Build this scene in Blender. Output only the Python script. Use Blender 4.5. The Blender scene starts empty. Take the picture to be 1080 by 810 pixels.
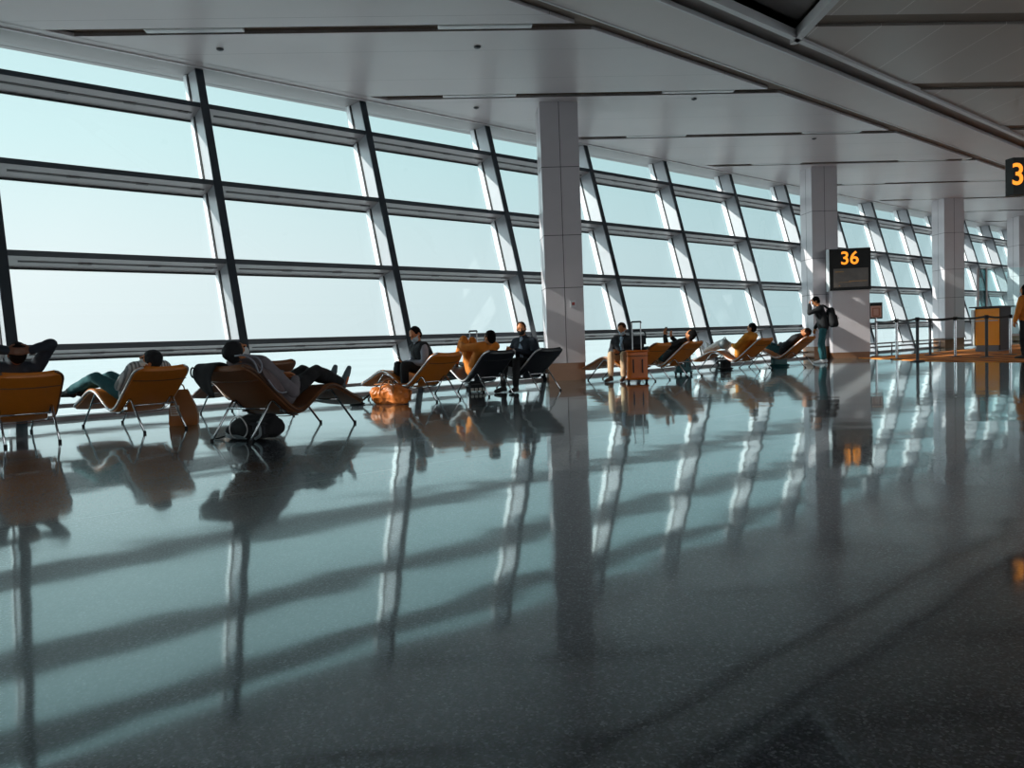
import bpy, bmesh, math, random
from mathutils import Vector, Matrix, noise
random.seed(7)
S = bpy.context.scene
COL = S.collection
PI = math.pi

# ------------------------------------------------------------------ camera, sky, sun, exposure
H = 0.83                                   # camera height
FPX, PITCH, ROLL = 818.03, 0.053784, -0.037468
cd = bpy.data.cameras.new('camera'); cam = bpy.data.objects.new('camera', cd); COL.objects.link(cam)
cd.sensor_width = 36.0; cd.lens = FPX / 1080 * 36; cd.clip_end = 6000; cd.clip_start = 0.05
Fv = Vector((0, math.cos(PITCH), -math.sin(PITCH))); Uv = Vector((0, math.sin(PITCH), math.cos(PITCH))); Rv = Vector((1, 0, 0))
R2 = Rv*math.cos(ROLL) + Uv*math.sin(ROLL); U2 = -Rv*math.sin(ROLL) + Uv*math.cos(ROLL)
cam.matrix_world = Matrix(((R2.x, U2.x, -Fv.x, 0), (R2.y, U2.y, -Fv.y, 0), (R2.z, U2.z, -Fv.z, H), (0, 0, 0, 1)))
S.camera = cam
S.view_settings.view_transform = 'Standard'; S.view_settings.look = 'None'
S.view_settings.gamma = 1.0; S.view_settings.use_curve_mapping = False
S.view_settings.exposure = 0.4
S.cycles.use_denoising = True
S.cycles.max_bounces = 12; S.cycles.diffuse_bounces = 4; S.cycles.glossy_bounces = 5
S.cycles.transparent_max_bounces = 24; S.cycles.sample_clamp_indirect = 6

def lin(r, g, b):
    f = lambda c: (c/12.92 if c <= .04045 else ((c+.055)/1.055)**2.4)
    return (f(r/255), f(g/255), f(b/255), 1)

W = bpy.data.worlds.new('sky'); S.world = W; W.use_nodes = True
nt = W.node_tree; nt.nodes.clear()
tc = nt.nodes.new('ShaderNodeTexCoord'); sp = nt.nodes.new('ShaderNodeSeparateXYZ'); cr = nt.nodes.new('ShaderNodeValToRGB')
bg = nt.nodes.new('ShaderNodeBackground'); wo = nt.nodes.new('ShaderNodeOutputWorld')
nt.links.new(tc.outputs['Generated'], sp.inputs[0]); nt.links.new(sp.outputs['Z'], cr.inputs[0])
e = cr.color_ramp.elements
e[0].position = 0.0; e[0].color = (0.635, 0.66, 0.68, 1)
e[1].position = 0.42; e[1].color = (0.40, 0.56, 0.59, 1)
m_ = cr.color_ramp.elements.new(0.10); m_.color = (0.635, 0.672, 0.69, 1)
m_ = cr.color_ramp.elements.new(0.24); m_.color = (0.51, 0.64, 0.66, 1)
m_ = cr.color_ramp.elements.new(0.9); m_.color = (0.30, 0.46, 0.55, 1)
# hazy glow of the sky around the sun's side (towards -X)
dp = nt.nodes.new('ShaderNodeVectorMath'); dp.operation = 'DOT_PRODUCT'; dp.inputs[1].default_value = (-0.88, -0.16, 0.44)
nt.links.new(tc.outputs['Generated'], dp.inputs[0])
g1 = nt.nodes.new('ShaderNodeMapRange'); g1.inputs[1].default_value = -0.6; g1.inputs[2].default_value = 0.62; g1.inputs[3].default_value = 0.90; g1.inputs[4].default_value = 1.18
nt.links.new(dp.outputs['Value'], g1.inputs[0])
g2 = nt.nodes.new('ShaderNodeMapRange'); g2.inputs[1].default_value = 0.62; g2.inputs[2].default_value = 1.0; g2.inputs[3].default_value = 0.0; g2.inputs[4].default_value = 4.0
nt.links.new(dp.outputs['Value'], g2.inputs[0])
ga = nt.nodes.new('ShaderNodeMath'); ga.operation = 'ADD'; nt.links.new(g1.outputs[0], ga.inputs[0]); nt.links.new(g2.outputs[0], ga.inputs[1])
db = nt.nodes.new('ShaderNodeVectorMath'); db.operation = 'DOT_PRODUCT'; db.inputs[1].default_value = (0.60, -0.75, 0.25)  # extra warm sky added behind the camera as fill for the hall
nt.links.new(tc.outputs['Generated'], db.inputs[0])
g3 = nt.nodes.new('ShaderNodeMapRange'); g3.inputs[1].default_value = 0.1; g3.inputs[2].default_value = 0.8; g3.inputs[3].default_value = 0.0; g3.inputs[4].default_value = 1.35
nt.links.new(db.outputs['Value'], g3.inputs[0])
bg2 = nt.nodes.new('ShaderNodeBackground'); bg2.inputs[0].default_value = (0.72, 0.66, 0.63, 1); nt.links.new(g3.outputs[0], bg2.inputs[1])
ash = nt.nodes.new('ShaderNodeAddShader'); nt.links.new(bg.outputs[0], ash.inputs[0]); nt.links.new(bg2.outputs[0], ash.inputs[1])
az = nt.nodes.new('ShaderNodeMapRange'); az.inputs[1].default_value = -0.45; az.inputs[2].default_value = 0.35; nt.links.new(dp.outputs['Value'], az.inputs[0])
tint = nt.nodes.new('ShaderNodeMix'); tint.data_type = 'RGBA'; tint.inputs[6].default_value = (0.66, 0.82, 0.85, 1); tint.inputs[7].default_value = (1, 1, 1, 1)
nt.links.new(az.outputs[0], tint.inputs[0])
vm = nt.nodes.new('ShaderNodeVectorMath'); vm.operation = 'MULTIPLY'; nt.links.new(cr.outputs[0], vm.inputs[0]); nt.links.new(tint.outputs[2], vm.inputs[1])
nt.links.new(vm.outputs[0], bg.inputs[0]); nt.links.new(ga.outputs[0], bg.inputs[1])
nt.links.new(ash.outputs[0], wo.inputs[0])

sd = bpy.data.lights.new('sun', 'SUN'); sun = bpy.data.objects.new('sun', sd); COL.objects.link(sun)
sd.energy = 5.2; sd.angle = math.radians(0.6); sd.color = (1.0, 0.93, 0.86)
SUN_TRAVEL = Vector((0.955, 0.125, -0.44)).normalized()
sun.rotation_euler = SUN_TRAVEL.to_track_quat('-Z', 'Y').to_euler()
sun.location = (-30, 0, 25)

# ------------------------------------------------------------------ materials
def mat(name, col, rough=.5, metal=0., var=.06, scale=14., spec=.5, bump=0., bscale=60., coat=0., emit=None, emit_s=0., ior=1.5):
    m = bpy.data.materials.new(name); m.use_nodes = True
    nt = m.node_tree; b = nt.nodes['Principled BSDF']
    col = col if len(col) == 4 else (*col, 1)
    if var > 0:
        tc = nt.nodes.new('ShaderNodeTexCoord'); nz = nt.nodes.new('ShaderNodeTexNoise'); nz.inputs['Scale'].default_value = scale
        nz.inputs['Detail'].default_value = 4
        mx = nt.nodes.new('ShaderNodeMix'); mx.data_type = 'RGBA'
        mx.inputs[6].default_value = tuple(c*(1-var*2) for c in col[:3])+(1,); mx.inputs[7].default_value = tuple(min(1, c*(1+var*2)) for c in col[:3])+(1,)
        nt.links.new(tc.outputs['Object'], nz.inputs['Vector']); nt.links.new(nz.outputs['Fac'], mx.inputs[0])
        nt.links.new(mx.outputs[2], b.inputs['Base Color'])
    else:
        b.inputs['Base Color'].default_value = col
    b.inputs['Roughness'].default_value = rough; b.inputs['Metallic'].default_value = metal
    b.inputs['Specular IOR Level'].default_value = spec; b.inputs['IOR'].default_value = ior
    b.inputs['Coat Weight'].default_value = coat
    if bump:
        tc = nt.nodes.new('ShaderNodeTexCoord'); n2 = nt.nodes.new('ShaderNodeTexNoise'); n2.inputs['Scale'].default_value = bscale
        bp = nt.nodes.new('ShaderNodeBump'); bp.inputs['Strength'].default_value = bump; bp.inputs['Distance'].default_value = .01
        nt.links.new(tc.outputs['Object'], n2.inputs['Vector']); nt.links.new(n2.outputs['Fac'], bp.inputs['Height']); nt.links.new(bp.outputs[0], b.inputs['Normal'])
    if emit:
        b.inputs['Emission Color'].default_value = emit if len(emit) == 4 else (*emit, 1); b.inputs['Emission Strength'].default_value = emit_s
    return m

def math_node(nt, op, a=None, b=None):
    n = nt.nodes.new('ShaderNodeMath'); n.operation = op
    for i, v in enumerate((a, b)):
        if v is None: continue
        if isinstance(v, (int, float)): n.inputs[i].default_value = v
        else: nt.links.new(v, n.inputs[i])
    return n.outputs[0]

def glass_mat(name, tint, rmin=.02, rmax=.35):
    m = bpy.data.materials.new(name); m.use_nodes = True; nt = m.node_tree; nt.nodes.clear()
    o = nt.nodes.new('ShaderNodeOutputMaterial'); mx = nt.nodes.new('ShaderNodeMixShader')
    tr = nt.nodes.new('ShaderNodeBsdfTransparent'); tr.inputs[0].default_value = tint
    gl = nt.nodes.new('ShaderNodeBsdfGlossy'); gl.inputs['Roughness'].default_value = 0.01; gl.inputs['Color'].default_value = (.9, .97, 1, 1)
    lw = nt.nodes.new('ShaderNodeLayerWeight'); lw.inputs[0].default_value = .5
    fr = math_node(nt, 'ADD', math_node(nt, 'MULTIPLY', math_node(nt, 'POWER', lw.outputs['Facing'], 5.0), rmax), rmin)
    nt.links.new(fr, mx.inputs[0]); nt.links.new(tr.outputs[0], mx.inputs[1]); nt.links.new(gl.outputs[0], mx.inputs[2])
    nt.links.new(mx.outputs[0], o.inputs[0])
    return m

def floor_mat():
    m = bpy.data.materials.new('polished_terrazzo'); m.use_nodes = True; nt = m.node_tree; b = nt.nodes['Principled BSDF']
    tc = nt.nodes.new('ShaderNodeTexCoord')
    vo = nt.nodes.new('ShaderNodeTexVoronoi'); vo.inputs['Scale'].default_value = 170
    nt.links.new(tc.outputs['Object'], vo.inputs['Vector'])
    r = nt.nodes.new('ShaderNodeValToRGB'); r.color_ramp.interpolation = 'CONSTANT'
    sepc = nt.nodes.new('ShaderNodeSeparateColor'); nt.links.new(vo.outputs['Color'], sepc.inputs[0]); nt.links.new(sepc.outputs[0], r.inputs[0])
    el = r.color_ramp.elements
    el[0].position = 0; el[0].color = lin(22, 22, 28); el[1].position = .3; el[1].color = lin(70, 68, 80)
    for p, c in ((.52, lin(48, 48, 58)), (.7, lin(96, 95, 107)), (.88, lin(36, 39, 46)), (.95, lin(132, 134, 142))):
        x = r.color_ramp.elements.new(p); x.color = c
    # thin light divider strips set in the terrazzo, 5.47 m module along the slot grid
    mp = nt.nodes.new('ShaderNodeMapping'); mp.inputs['Rotation'].default_value = (0, 0, -math.radians(40.8))
    nt.links.new(tc.outputs['Object'], mp.inputs['Vector'])
    sx = nt.nodes.new('ShaderNodeSeparateXYZ'); nt.links.new(mp.outputs[0], sx.inputs[0])
    f = math_node(nt, 'FRACT', math_node(nt, 'DIVIDE', math_node(nt, 'ADD', sx.outputs['Y'], 0.9), 5.4))
    mask = math_node(nt, 'LESS_THAN', f, 0.0012)
    mx = nt.nodes.new('ShaderNodeMix'); mx.data_type = 'RGBA'; nt.links.new(mask, mx.inputs[0])
    nt.links.new(r.outputs[0], mx.inputs[6]); mx.inputs[7].default_value = lin(190, 190, 190)
    nt.links.new(mx.outputs[2], b.inputs['Base Color'])
    b.inputs['Roughness'].default_value = 0.32; b.inputs['IOR'].default_value = 1.45; b.inputs['Specular Tint'].default_value = (.6, .95, 1, 1); b.inputs['Specular IOR Level'].default_value = .32
    gl = nt.nodes.new('ShaderNodeBsdfGlossy'); gl.inputs['Color'].default_value = (.86, .99, 1, 1); gl.inputs['Roughness'].default_value = .058
    fr = nt.nodes.new('ShaderNodeFresnel'); fr.inputs[0].default_value = 1.95
    ms = nt.nodes.new('ShaderNodeMixShader'); nt.links.new(fr.outputs[0], ms.inputs[0]); nt.links.new(b.outputs[0], ms.inputs[1]); nt.links.new(gl.outputs[0], ms.inputs[2])
    nt.links.new(ms.outputs[0], nt.nodes['Material Output'].inputs[0])
    nz = nt.nodes.new('ShaderNodeTexNoise'); nz.inputs['Scale'].default_value = 1.7; nz.inputs['Detail'].default_value = 1
    nt.links.new(tc.outputs['Object'], nz.inputs['Vector'])
    bp = nt.nodes.new('ShaderNodeBump'); bp.inputs['Strength'].default_value = 1.0; bp.inputs['Distance'].default_value = .0028
    nt.links.new(nz.outputs['Fac'], bp.inputs['Height']); nt.links.new(bp.outputs[0], b.inputs['Normal']); nt.links.new(bp.outputs[0], gl.inputs['Normal']); nt.links.new(bp.outputs[0], fr.inputs['Normal'])
    return m

def ceiling_mat(name, base, line, period, along, width=.006, rough=.35):
    """painted metal panels: thin joints every `period` metres, across or along the slot direction"""
    m = bpy.data.materials.new(name); m.use_nodes = True; nt = m.node_tree; b = nt.nodes['Principled BSDF']
    tc = nt.nodes.new('ShaderNodeTexCoord'); mp = nt.nodes.new('ShaderNodeMapping'); mp.inputs['Rotation'].default_value = (0, 0, -math.radians(3.4))
    nt.links.new(tc.outputs['Object'], mp.inputs['Vector'])
    sx = nt.nodes.new('ShaderNodeSeparateXYZ'); nt.links.new(mp.outputs[0], sx.inputs[0])
    f = math_node(nt, 'FRACT', math_node(nt, 'DIVIDE', math_node(nt, 'ADD', sx.outputs['X' if along else 'Y'], 40.35), period))
    mask = math_node(nt, 'LESS_THAN', f, width/period)
    nz = nt.nodes.new('ShaderNodeTexNoise'); nz.inputs['Scale'].default_value = .7; nt.links.new(tc.outputs['Object'], nz.inputs['Vector'])
    m0 = nt.nodes.new('ShaderNodeMix'); m0.data_type = 'RGBA'; nt.links.new(nz.outputs['Fac'], m0.inputs[0])
    m0.inputs[6].default_value = tuple(c*.92 for c in base[:3])+(1,); m0.inputs[7].default_value = tuple(c*1.08 for c in base[:3])+(1,)
    mx = nt.nodes.new('ShaderNodeMix'); mx.data_type = 'RGBA'; nt.links.new(mask, mx.inputs[0])
    nt.links.new(m0.outputs[2], mx.inputs[6]); mx.inputs[7].default_value = line
    nt.links.new(mx.outputs[2], b.inputs['Base Color']); b.inputs['Roughness'].default_value = rough
    return m

def carpet_mat():
    m = bpy.data.materials.new('orange_carpet'); m.use_nodes = True; nt = m.node_tree; b = nt.nodes['Principled BSDF']
    tc = nt.nodes.new('ShaderNodeTexCoord'); wv = nt.nodes.new('ShaderNodeTexWave'); wv.inputs['Scale'].default_value = .55
    wv.inputs['Distortion'].default_value = 7; wv.inputs['Detail'].default_value = 3
    nt.links.new(tc.outputs['Object'], wv.inputs['Vector'])
    r = nt.nodes.new('ShaderNodeValToRGB'); e = r.color_ramp.elements
    e[0].color = lin(170, 84, 16); e[1].color = lin(244, 150, 60); nt.links.new(wv.outputs['Fac'], r.inputs[0])
    nt.links.new(r.outputs[0], b.inputs['Base Color']); b.inputs['Roughness'].default_value = .95
    return m

def stripe_mat(name, c0, c1, scale):
    m = bpy.data.materials.new(name); m.use_nodes = True; nt = m.node_tree; b = nt.nodes['Principled BSDF']
    tc = nt.nodes.new('ShaderNodeTexCoord'); wv = nt.nodes.new('ShaderNodeTexWave'); wv.inputs['Scale'].default_value = scale
    wv.bands_direction = 'X'; wv.inputs['Distortion'].default_value = .6
    nt.links.new(tc.outputs['Object'], wv.inputs['Vector'])
    r = nt.nodes.new('ShaderNodeValToRGB'); e = r.color_ramp.elements; e[0].color = c0; e[1].color = c1; e[0].position = .35; e[1].position = .6
    nt.links.new(wv.outputs['Fac'], r.inputs[0]); nt.links.new(r.outputs[0], b.inputs['Base Color']); b.inputs['Roughness'].default_value = .9
    return m

M = {}
M['floor'] = floor_mat()
M['carpet'] = carpet_mat()
M['ceil'] = ceiling_mat('white_ceiling_panels', lin(206, 199, 202), lin(120, 116, 118), 1.37, False)
M['ceil_hall'] = ceiling_mat('taupe_ceiling_planks', lin(186, 174, 168), lin(236, 230, 226), 1.05, True, .012)
M['ceil_band'] = mat('ceiling_bulkhead_paint', lin(212, 202, 201), .4, var=.02, scale=2)
M['header'] = mat('header_paint', lin(156, 150, 152), .45, var=.02, scale=2)
M['trimlight'] = mat('light_trim', lin(215, 212, 214), .35, var=0)
M['slot'] = mat('slot_recess_brown', lin(140, 124, 114), .8, var=.03)
M['recess'] = mat('dark_recess', lin(165, 157, 155), .8, var=.03)
M['fixture'] = mat('light_fixture_white', lin(225, 225, 226), .4, var=0)
M['lens'] = mat('light_fixture_lens', lin(205, 205, 208), .3, var=0)
M['steel'] = mat('grey_painted_steel', lin(148, 141, 143), .38, .25, var=.04, scale=6)
M['mullion'] = mat('mullion_grey_paint', lin(146, 148, 154), .42, .1, var=.03, scale=5)
M['mullion_front'] = mat('mullion_dark_front', lin(52, 60, 68), .4, .2, var=.04)
M['bead'] = mat('white_glazing_bead', lin(232, 234, 238), .4, var=0)
M['gasket'] = mat('black_gasket', lin(24, 26, 28), .6, var=0)
M['blind'] = mat('blind_slot_grey', lin(74, 70, 72), .6, var=0)
M['glass'] = glass_mat('window_glass', (.945, .985, .98, 1))
M['glass_teal'] = glass_mat('partition_glass', (.80, .90, .90, 1))
M['glass_dark'] = glass_mat('dark_partition_glass', (.30, .45, .46, 1))
M['column'] = mat('column_cladding', lin(198, 192, 197), .32, .0, var=.03, scale=3, coat=.15)
M['joint'] = mat('cladding_joint', lin(60, 58, 62), .7, var=0)
M['kick'] = mat('brown_kick_plate', lin(122, 84, 58), .3, .3, var=.06)
M['wall'] = mat('wall_paint', lin(150, 146, 146), .6, var=.03, scale=3)
M['ground'] = mat('apron_concrete', lin(164, 166, 167), .9, var=.06, scale=.02)
M['leather_tan'] = mat('tan_leather', lin(196, 112, 26), .38, var=.06, scale=20, bump=.08, bscale=180)
M['leather_brown'] = mat('brown_leather', lin(116, 70, 36), .38, var=.06, scale=20, bump=.08, bscale=180)
M['leather_black'] = mat('black_leather', lin(30, 34, 40), .36, var=.06, scale=20, bump=.08, bscale=180)
M['piping'] = mat('pale_edge_piping', lin(200, 198, 200), .3, .5, var=0)
M['piping_dark'] = mat('brown_edge_piping', lin(96, 66, 50), .35, var=0)
M['chrome'] = mat('chrome_tube', lin(190, 192, 196), .16, 1., var=0)
M['rubber'] = mat('black_rubber', lin(22, 22, 24), .7, var=0)
M['black'] = mat('black_cloth', lin(26, 27, 31), .85, var=.1, bump=.2, bscale=120)
M['blackgloss'] = mat('black_gloss', lin(10, 10, 12), .42, var=0, spec=.25)
M['screen'] = mat('dim_screen', lin(84, 76, 70), .3, var=.2, scale=5)
M['screen_line'] = mat('screen_text_amber', lin(120, 92, 50), .4, var=0, emit=lin(150, 105, 45), emit_s=.25)
M['amber'] = mat('amber_digits', lin(255, 150, 40), .4, var=0, emit=lin(255, 150, 38), emit_s=.95)
M['orange_panel'] = mat('orange_laminate', lin(250, 158, 30), .3, var=.02)
M['grey_panel'] = mat('grey_laminate', lin(112, 114, 122), .4, var=.03)
M['dark_panel'] = mat('charcoal_laminate', lin(58, 60, 66), .45, var=.03)
M['white_panel'] = mat('white_laminate', lin(205, 208, 212), .35, var=.02)
M['duffel'] = mat('orange_leather_bag', lin(206, 112, 40), .42, var=.14, scale=9, bump=.3, bscale=22)
M['brownbag'] = mat('brown_bag_leather', lin(156, 92, 36), .5, var=.08, scale=9)
M['tancase'] = mat('tan_suitcase', lin(214, 108, 26), .35, var=.08, scale=9)
M['tealcase'] = mat('teal_suitcase', lin(26, 84, 90), .5, var=.1, scale=12)
M['paper'] = mat('paper_label', lin(206, 202, 196), .8, var=.04)
M['paper_pink'] = mat('notice_paper', lin(226, 186, 172), .8, var=.03)
M['paper_tan'] = mat('notice_square', lin(176, 110, 84), .8, var=.03)
M['red'] = mat('red_plastic', lin(170, 60, 50), .4, var=0)
M['skin'] = mat('skin_brown', lin(190, 122, 78), .5, var=.05, scale=30)
M['skin_dark'] = mat('skin_deep_brown', lin(112, 70, 48), .5, var=.05, scale=30)
M['hair'] = mat('black_hair', lin(20, 17, 17), .9, spec=.15, var=.15, scale=60, bump=.5, bscale=140)
M['hair_brown'] = mat('dark_brown_hair', lin(58, 36, 24), .9, spec=.15, var=.15, scale=60, bump=.5, bscale=140)
M['eye'] = mat('eye', lin(26, 20, 18), .15, var=0)
M['navy'] = mat('navy_cloth', lin(34, 42, 54), .85, var=.12, bump=.2, bscale=90)
M['tealjean'] = mat('teal_denim', lin(40, 92, 98), .9, var=.12, bump=.2, bscale=200)
M['tealjean_dk'] = mat('dark_teal_denim', lin(26, 68, 74), .9, var=.12, bump=.2, bscale=200)
M['stripe'] = stripe_mat('grey_striped_shirt', lin(120, 126, 130), lin(196, 200, 202), 9)
M['greyknit'] = mat('grey_knit', lin(116, 110, 116), .95, var=.1, bump=.3, bscale=220)
M['greysleeve'] = mat('grey_melange', lin(146, 150, 162), .95, var=.1, bump=.2, bscale=200)
M['taupe'] = mat('taupe_jacket', lin(112, 98, 100), .9, var=.08, bump=.2, bscale=120)
M['dkgrey'] = mat('charcoal_cloth', lin(44, 46, 52), .9, var=.1, bump=.2, bscale=120)
M['tancoat'] = mat('tan_coat', lin(206, 120, 36), .85, var=.1, bump=.2, bscale=100)
M['khaki'] = mat('khaki_cotton', lin(198, 166, 134), .9, var=.08, bump=.2, bscale=160)
M['bluecloth'] = mat('pale_blue_shirt', lin(160, 182, 204), .9, var=.08)
M['mustard'] = mat('mustard_knit', lin(200, 132, 44), .9, var=.1, bump=.2, bscale=160)
M['whitecloth'] = mat('white_cloth', lin(226, 222, 218), .9, var=.05, bump=.2, bscale=60)
M['greyshine'] = mat('grey_vinyl', lin(120, 132, 138), .4, var=.06)
M['mask_blue'] = mat('pale_blue_mask', lin(176, 196, 208), .8, var=.03)
M['mask_black'] = mat('black_mask', lin(22, 24, 26), .8, var=.03)
M['mask_white'] = mat('white_mask', lin(222, 226, 228), .8, var=.03)
M['shoe_black'] = mat('black_shoe', lin(28, 26, 28), .5, var=.08)
M['shoe_teal'] = mat('grey_sneaker', lin(84, 98, 106), .6, var=.08)
M['shoe_brown'] = mat('brown_shoe', lin(70, 44, 34), .4, var=.08)
M['shoe_white'] = mat('white_sneaker', lin(222, 222, 226), .6, var=.03)
M['orange_sole'] = mat('orange_shoe_panel', lin(214, 106, 42), .6, var=.05)
M['phone'] = mat('phone_black', lin(16, 16, 18), .15, var=0)
M['silver'] = mat('brushed_silver', lin(176, 178, 182), .3, .8, var=.03)

# ------------------------------------------------------------------ mesh helpers
def link(o, parent=None):
    COL.objects.link(o)
    if parent: o.parent = parent
    return o

def obj(name, bm, m, parent=None, smooth=False, bevel=0., seg=2):
    if bevel:
        es = [e for e in bm.edges if len(e.link_faces) == 2 and e.calc_face_angle(0) > .5]
        bmesh.ops.bevel(bm, geom=es, offset=bevel, segments=seg, affect='EDGES', profile=.5, clamp_overlap=True)
    bmesh.ops.recalc_face_normals(bm, faces=bm.faces[:])
    me = bpy.data.meshes.new(name); bm.to_mesh(me); bm.free()
    me.materials.append(m)
    if smooth:
        for p in me.polygons: p.use_smooth = True
        if smooth != 'all':
            try: me.set_sharp_from_angle(angle=math.radians(42))
            except Exception: pass
    return link(bpy.data.objects.new(name, me), parent)

def empty(name, loc=(0, 0, 0), rz=0):
    o = bpy.data.objects.new(name, None); o.location = loc; o.rotation_euler = (0, 0, rz); o.empty_display_size = .1
    return link(o)

def tag(o, label, cat, group=None):
    o['label'] = label; o['category'] = cat
    if group: o['group'] = group
    return o
def struct(o):
    o['kind'] = 'structure'; return o

def box(bm, a, b, mtx=None):
    vs = []
    for x in (a[0], b[0]):
        for y in (a[1], b[1]):
            for z in (a[2], b[2]):
                v = Vector((x, y, z)); vs.append(bm.verts.new(mtx @ v if mtx else v))
    for f in ((0, 1, 3, 2), (4, 6, 7, 5), (0, 4, 5, 1), (2, 3, 7, 6), (0, 2, 6, 4), (1, 5, 7, 3)):
        bm.faces.new([vs[i] for i in f])
    return bm

def prism(bm, poly, z0, z1):
    a = [bm.verts.new((x, y, z0)) for x, y in poly]; b = [bm.verts.new((x, y, z1)) for x, y in poly]
    n = len(poly)
    bm.faces.new(a[::-1]); bm.faces.new(b)
    for i in range(n): bm.faces.new((a[i], a[(i+1) % n], b[(i+1) % n], b[i]))
    return bm

def loft(bm, rings, cap=True, closed=True):
    rv = [[bm.verts.new(p) for p in r] for r in rings]
    n = len(rv[0])
    for i in range(len(rv)-1):
        for j in range(n if closed else n-1):
            bm.faces.new((rv[i][j], rv[i][(j+1) % n], rv[i+1][(j+1) % n], rv[i+1][j]))
    if cap and closed:
        bm.faces.new(rv[0][::-1]); bm.faces.new(rv[-1])
    return bm

def catmull(pts, n=6):
    pts = [Vector(p) for p in pts]; out = []
    P = [pts[0]*2-pts[1]] + pts + [pts[-1]*2-pts[-2]]
    for i in range(1, len(P)-2):
        for k in range(n):
            t = k/n; a, b, c, d = P[i-1], P[i], P[i+1], P[i+2]
            out.append(.5*((2*b)+(c-a)*t+(2*a-5*b+4*c-d)*t*t+(3*b-a-3*c+d)*t**3))
    out.append(pts[-1]); return out

def tube(bm, pts, r, n=10, cap=True):
    pts = [Vector(p) for p in pts]; rings = []; prev = None
    for i, p in enumerate(pts):
        d = (pts[min(i+1, len(pts)-1)] - pts[max(i-1, 0)]).normalized()
        if prev is None:
            a = d.orthogonal().normalized()
        else:
            a = (prev - d*prev.dot(d)).normalized()
        prev = a; b = d.cross(a); rr = r[i] if isinstance(r, (list, tuple)) else r
        rings.append([p + a*math.cos(2*PI*k/n)*rr + b*math.sin(2*PI*k/n)*rr for k in range(n)])
    return loft(bm, rings, cap)

def lathe(bm, prof, n=20, c=(0, 0, 0)):
    rings = [[(c[0]+r*math.cos(2*PI*k/n), c[1]+r*math.sin(2*PI*k/n), c[2]+z) for k in range(n)] for r, z in prof]
    return loft(bm, rings)

def rbox(bm, a, b, r=.03, p=4):
    """superellipse-sided soft box, long axis z"""
    cx, cy = (a[0]+b[0])/2, (a[1]+b[1])/2; hx, hy = (b[0]-a[0])/2, (b[1]-a[1])/2
    def ring(z, k):
        out = []
        for i in range(28):
            t = 2*PI*i/28; c, s = math.cos(t), math.sin(t)
            out.append((cx+(hx-k)*math.copysign(abs(c)**(2/p), c), cy+(hy-k)*math.copysign(abs(s)**(2/p), s), z))
        return out
    z0, z1 = a[2], b[2]; rings = []
    for j in range(5):
        t = j/4*PI/2; rings.append(ring(z0+r*(1-math.sin(t)), r*(1-math.cos(t)) if j else r))
    for j in range(4, -1, -1):
        t = j/4*PI/2; rings.append(ring(z1-r*(1-math.sin(t)), r*(1-math.cos(t)) if j else r))
    return loft(bm, rings)
NB = bmesh.new

# facade frame: a = along the glass wall, p = perpendicular (towards outside)
TH = 0.71213
T = Vector((math.cos(TH), math.sin(TH), 0)); N = Vector((-math.sin(TH), math.cos(TH), 0))
def AP(a, p, z=0): return T*a + N*p + Vector((0, 0, z))
LEAN = 0.27651; P0 = 11.965
def wp(z): return P0 + LEAN*z
A0, BAY = 1.826, 3.160
GD = .50                                        # depth from mullion face to glass
ZC = 5.66

# ------------------------------------------------------------------ floor, ground, walls
bm = NB(); prism(bm, [AP(-18, P0+.25).xy, AP(-18, -16).xy, AP(56, -16).xy, AP(56, P0+.25).xy], -.25, 0)
struct(obj('floor', bm, M['floor']))
bm = NB(); prism(bm, [(10.02, 22.4), (10.0, 18.6), (10.35, 17.2), (11.1, 16.3), (14, 14.2), (24, 19), (30, 33), (20.5, 30.6), (12.5, 23.9)], -.02, .012)
struct(obj('floor_carpet', bm, M['carpet']))
bm = NB(); box(bm, (-2500, -2500, -4.6), (2500, 3500, -4.5)); struct(obj('ground', bm, M['ground']))
def apbox(bm, a0, p0, z0, a1, p1, z1):
    return prism(bm, [AP(a0, p0).xy, AP(a1, p0).xy, AP(a1, p1).xy, AP(a0, p1).xy], z0, z1)
bm = NB(); apbox(bm, -18.3, -16.3, -.25, 56.3, -16, .5); apbox(bm, -18.3, -16.3, 5.4, 56.3, -16, 7.6)
for k in range(16): apbox(bm, -18.3+k*4.9, -16.3, .5, -18.0+k*4.9, -16, 5.4)  # posts between unseen openings, added to let fill daylight into the hall
struct(obj('wall_back', bm, M['wall']))
bm = NB(); apbox(bm, -18.3, -16, -.25, -18, 14.2, 7.6); struct(obj('wall_left', bm, M['wall']))
bm = NB(); apbox(bm, 56, -16, -.25, 56.3, 14.2, 7.6); struct(obj('wall_right', bm, M['wall']))
bm = NB(); apbox(bm, -18, P0-.02, 0, A0-BAY*3-.17, P0+.3, ZC); struct(obj('wall_front', bm, M['wall']))

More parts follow.
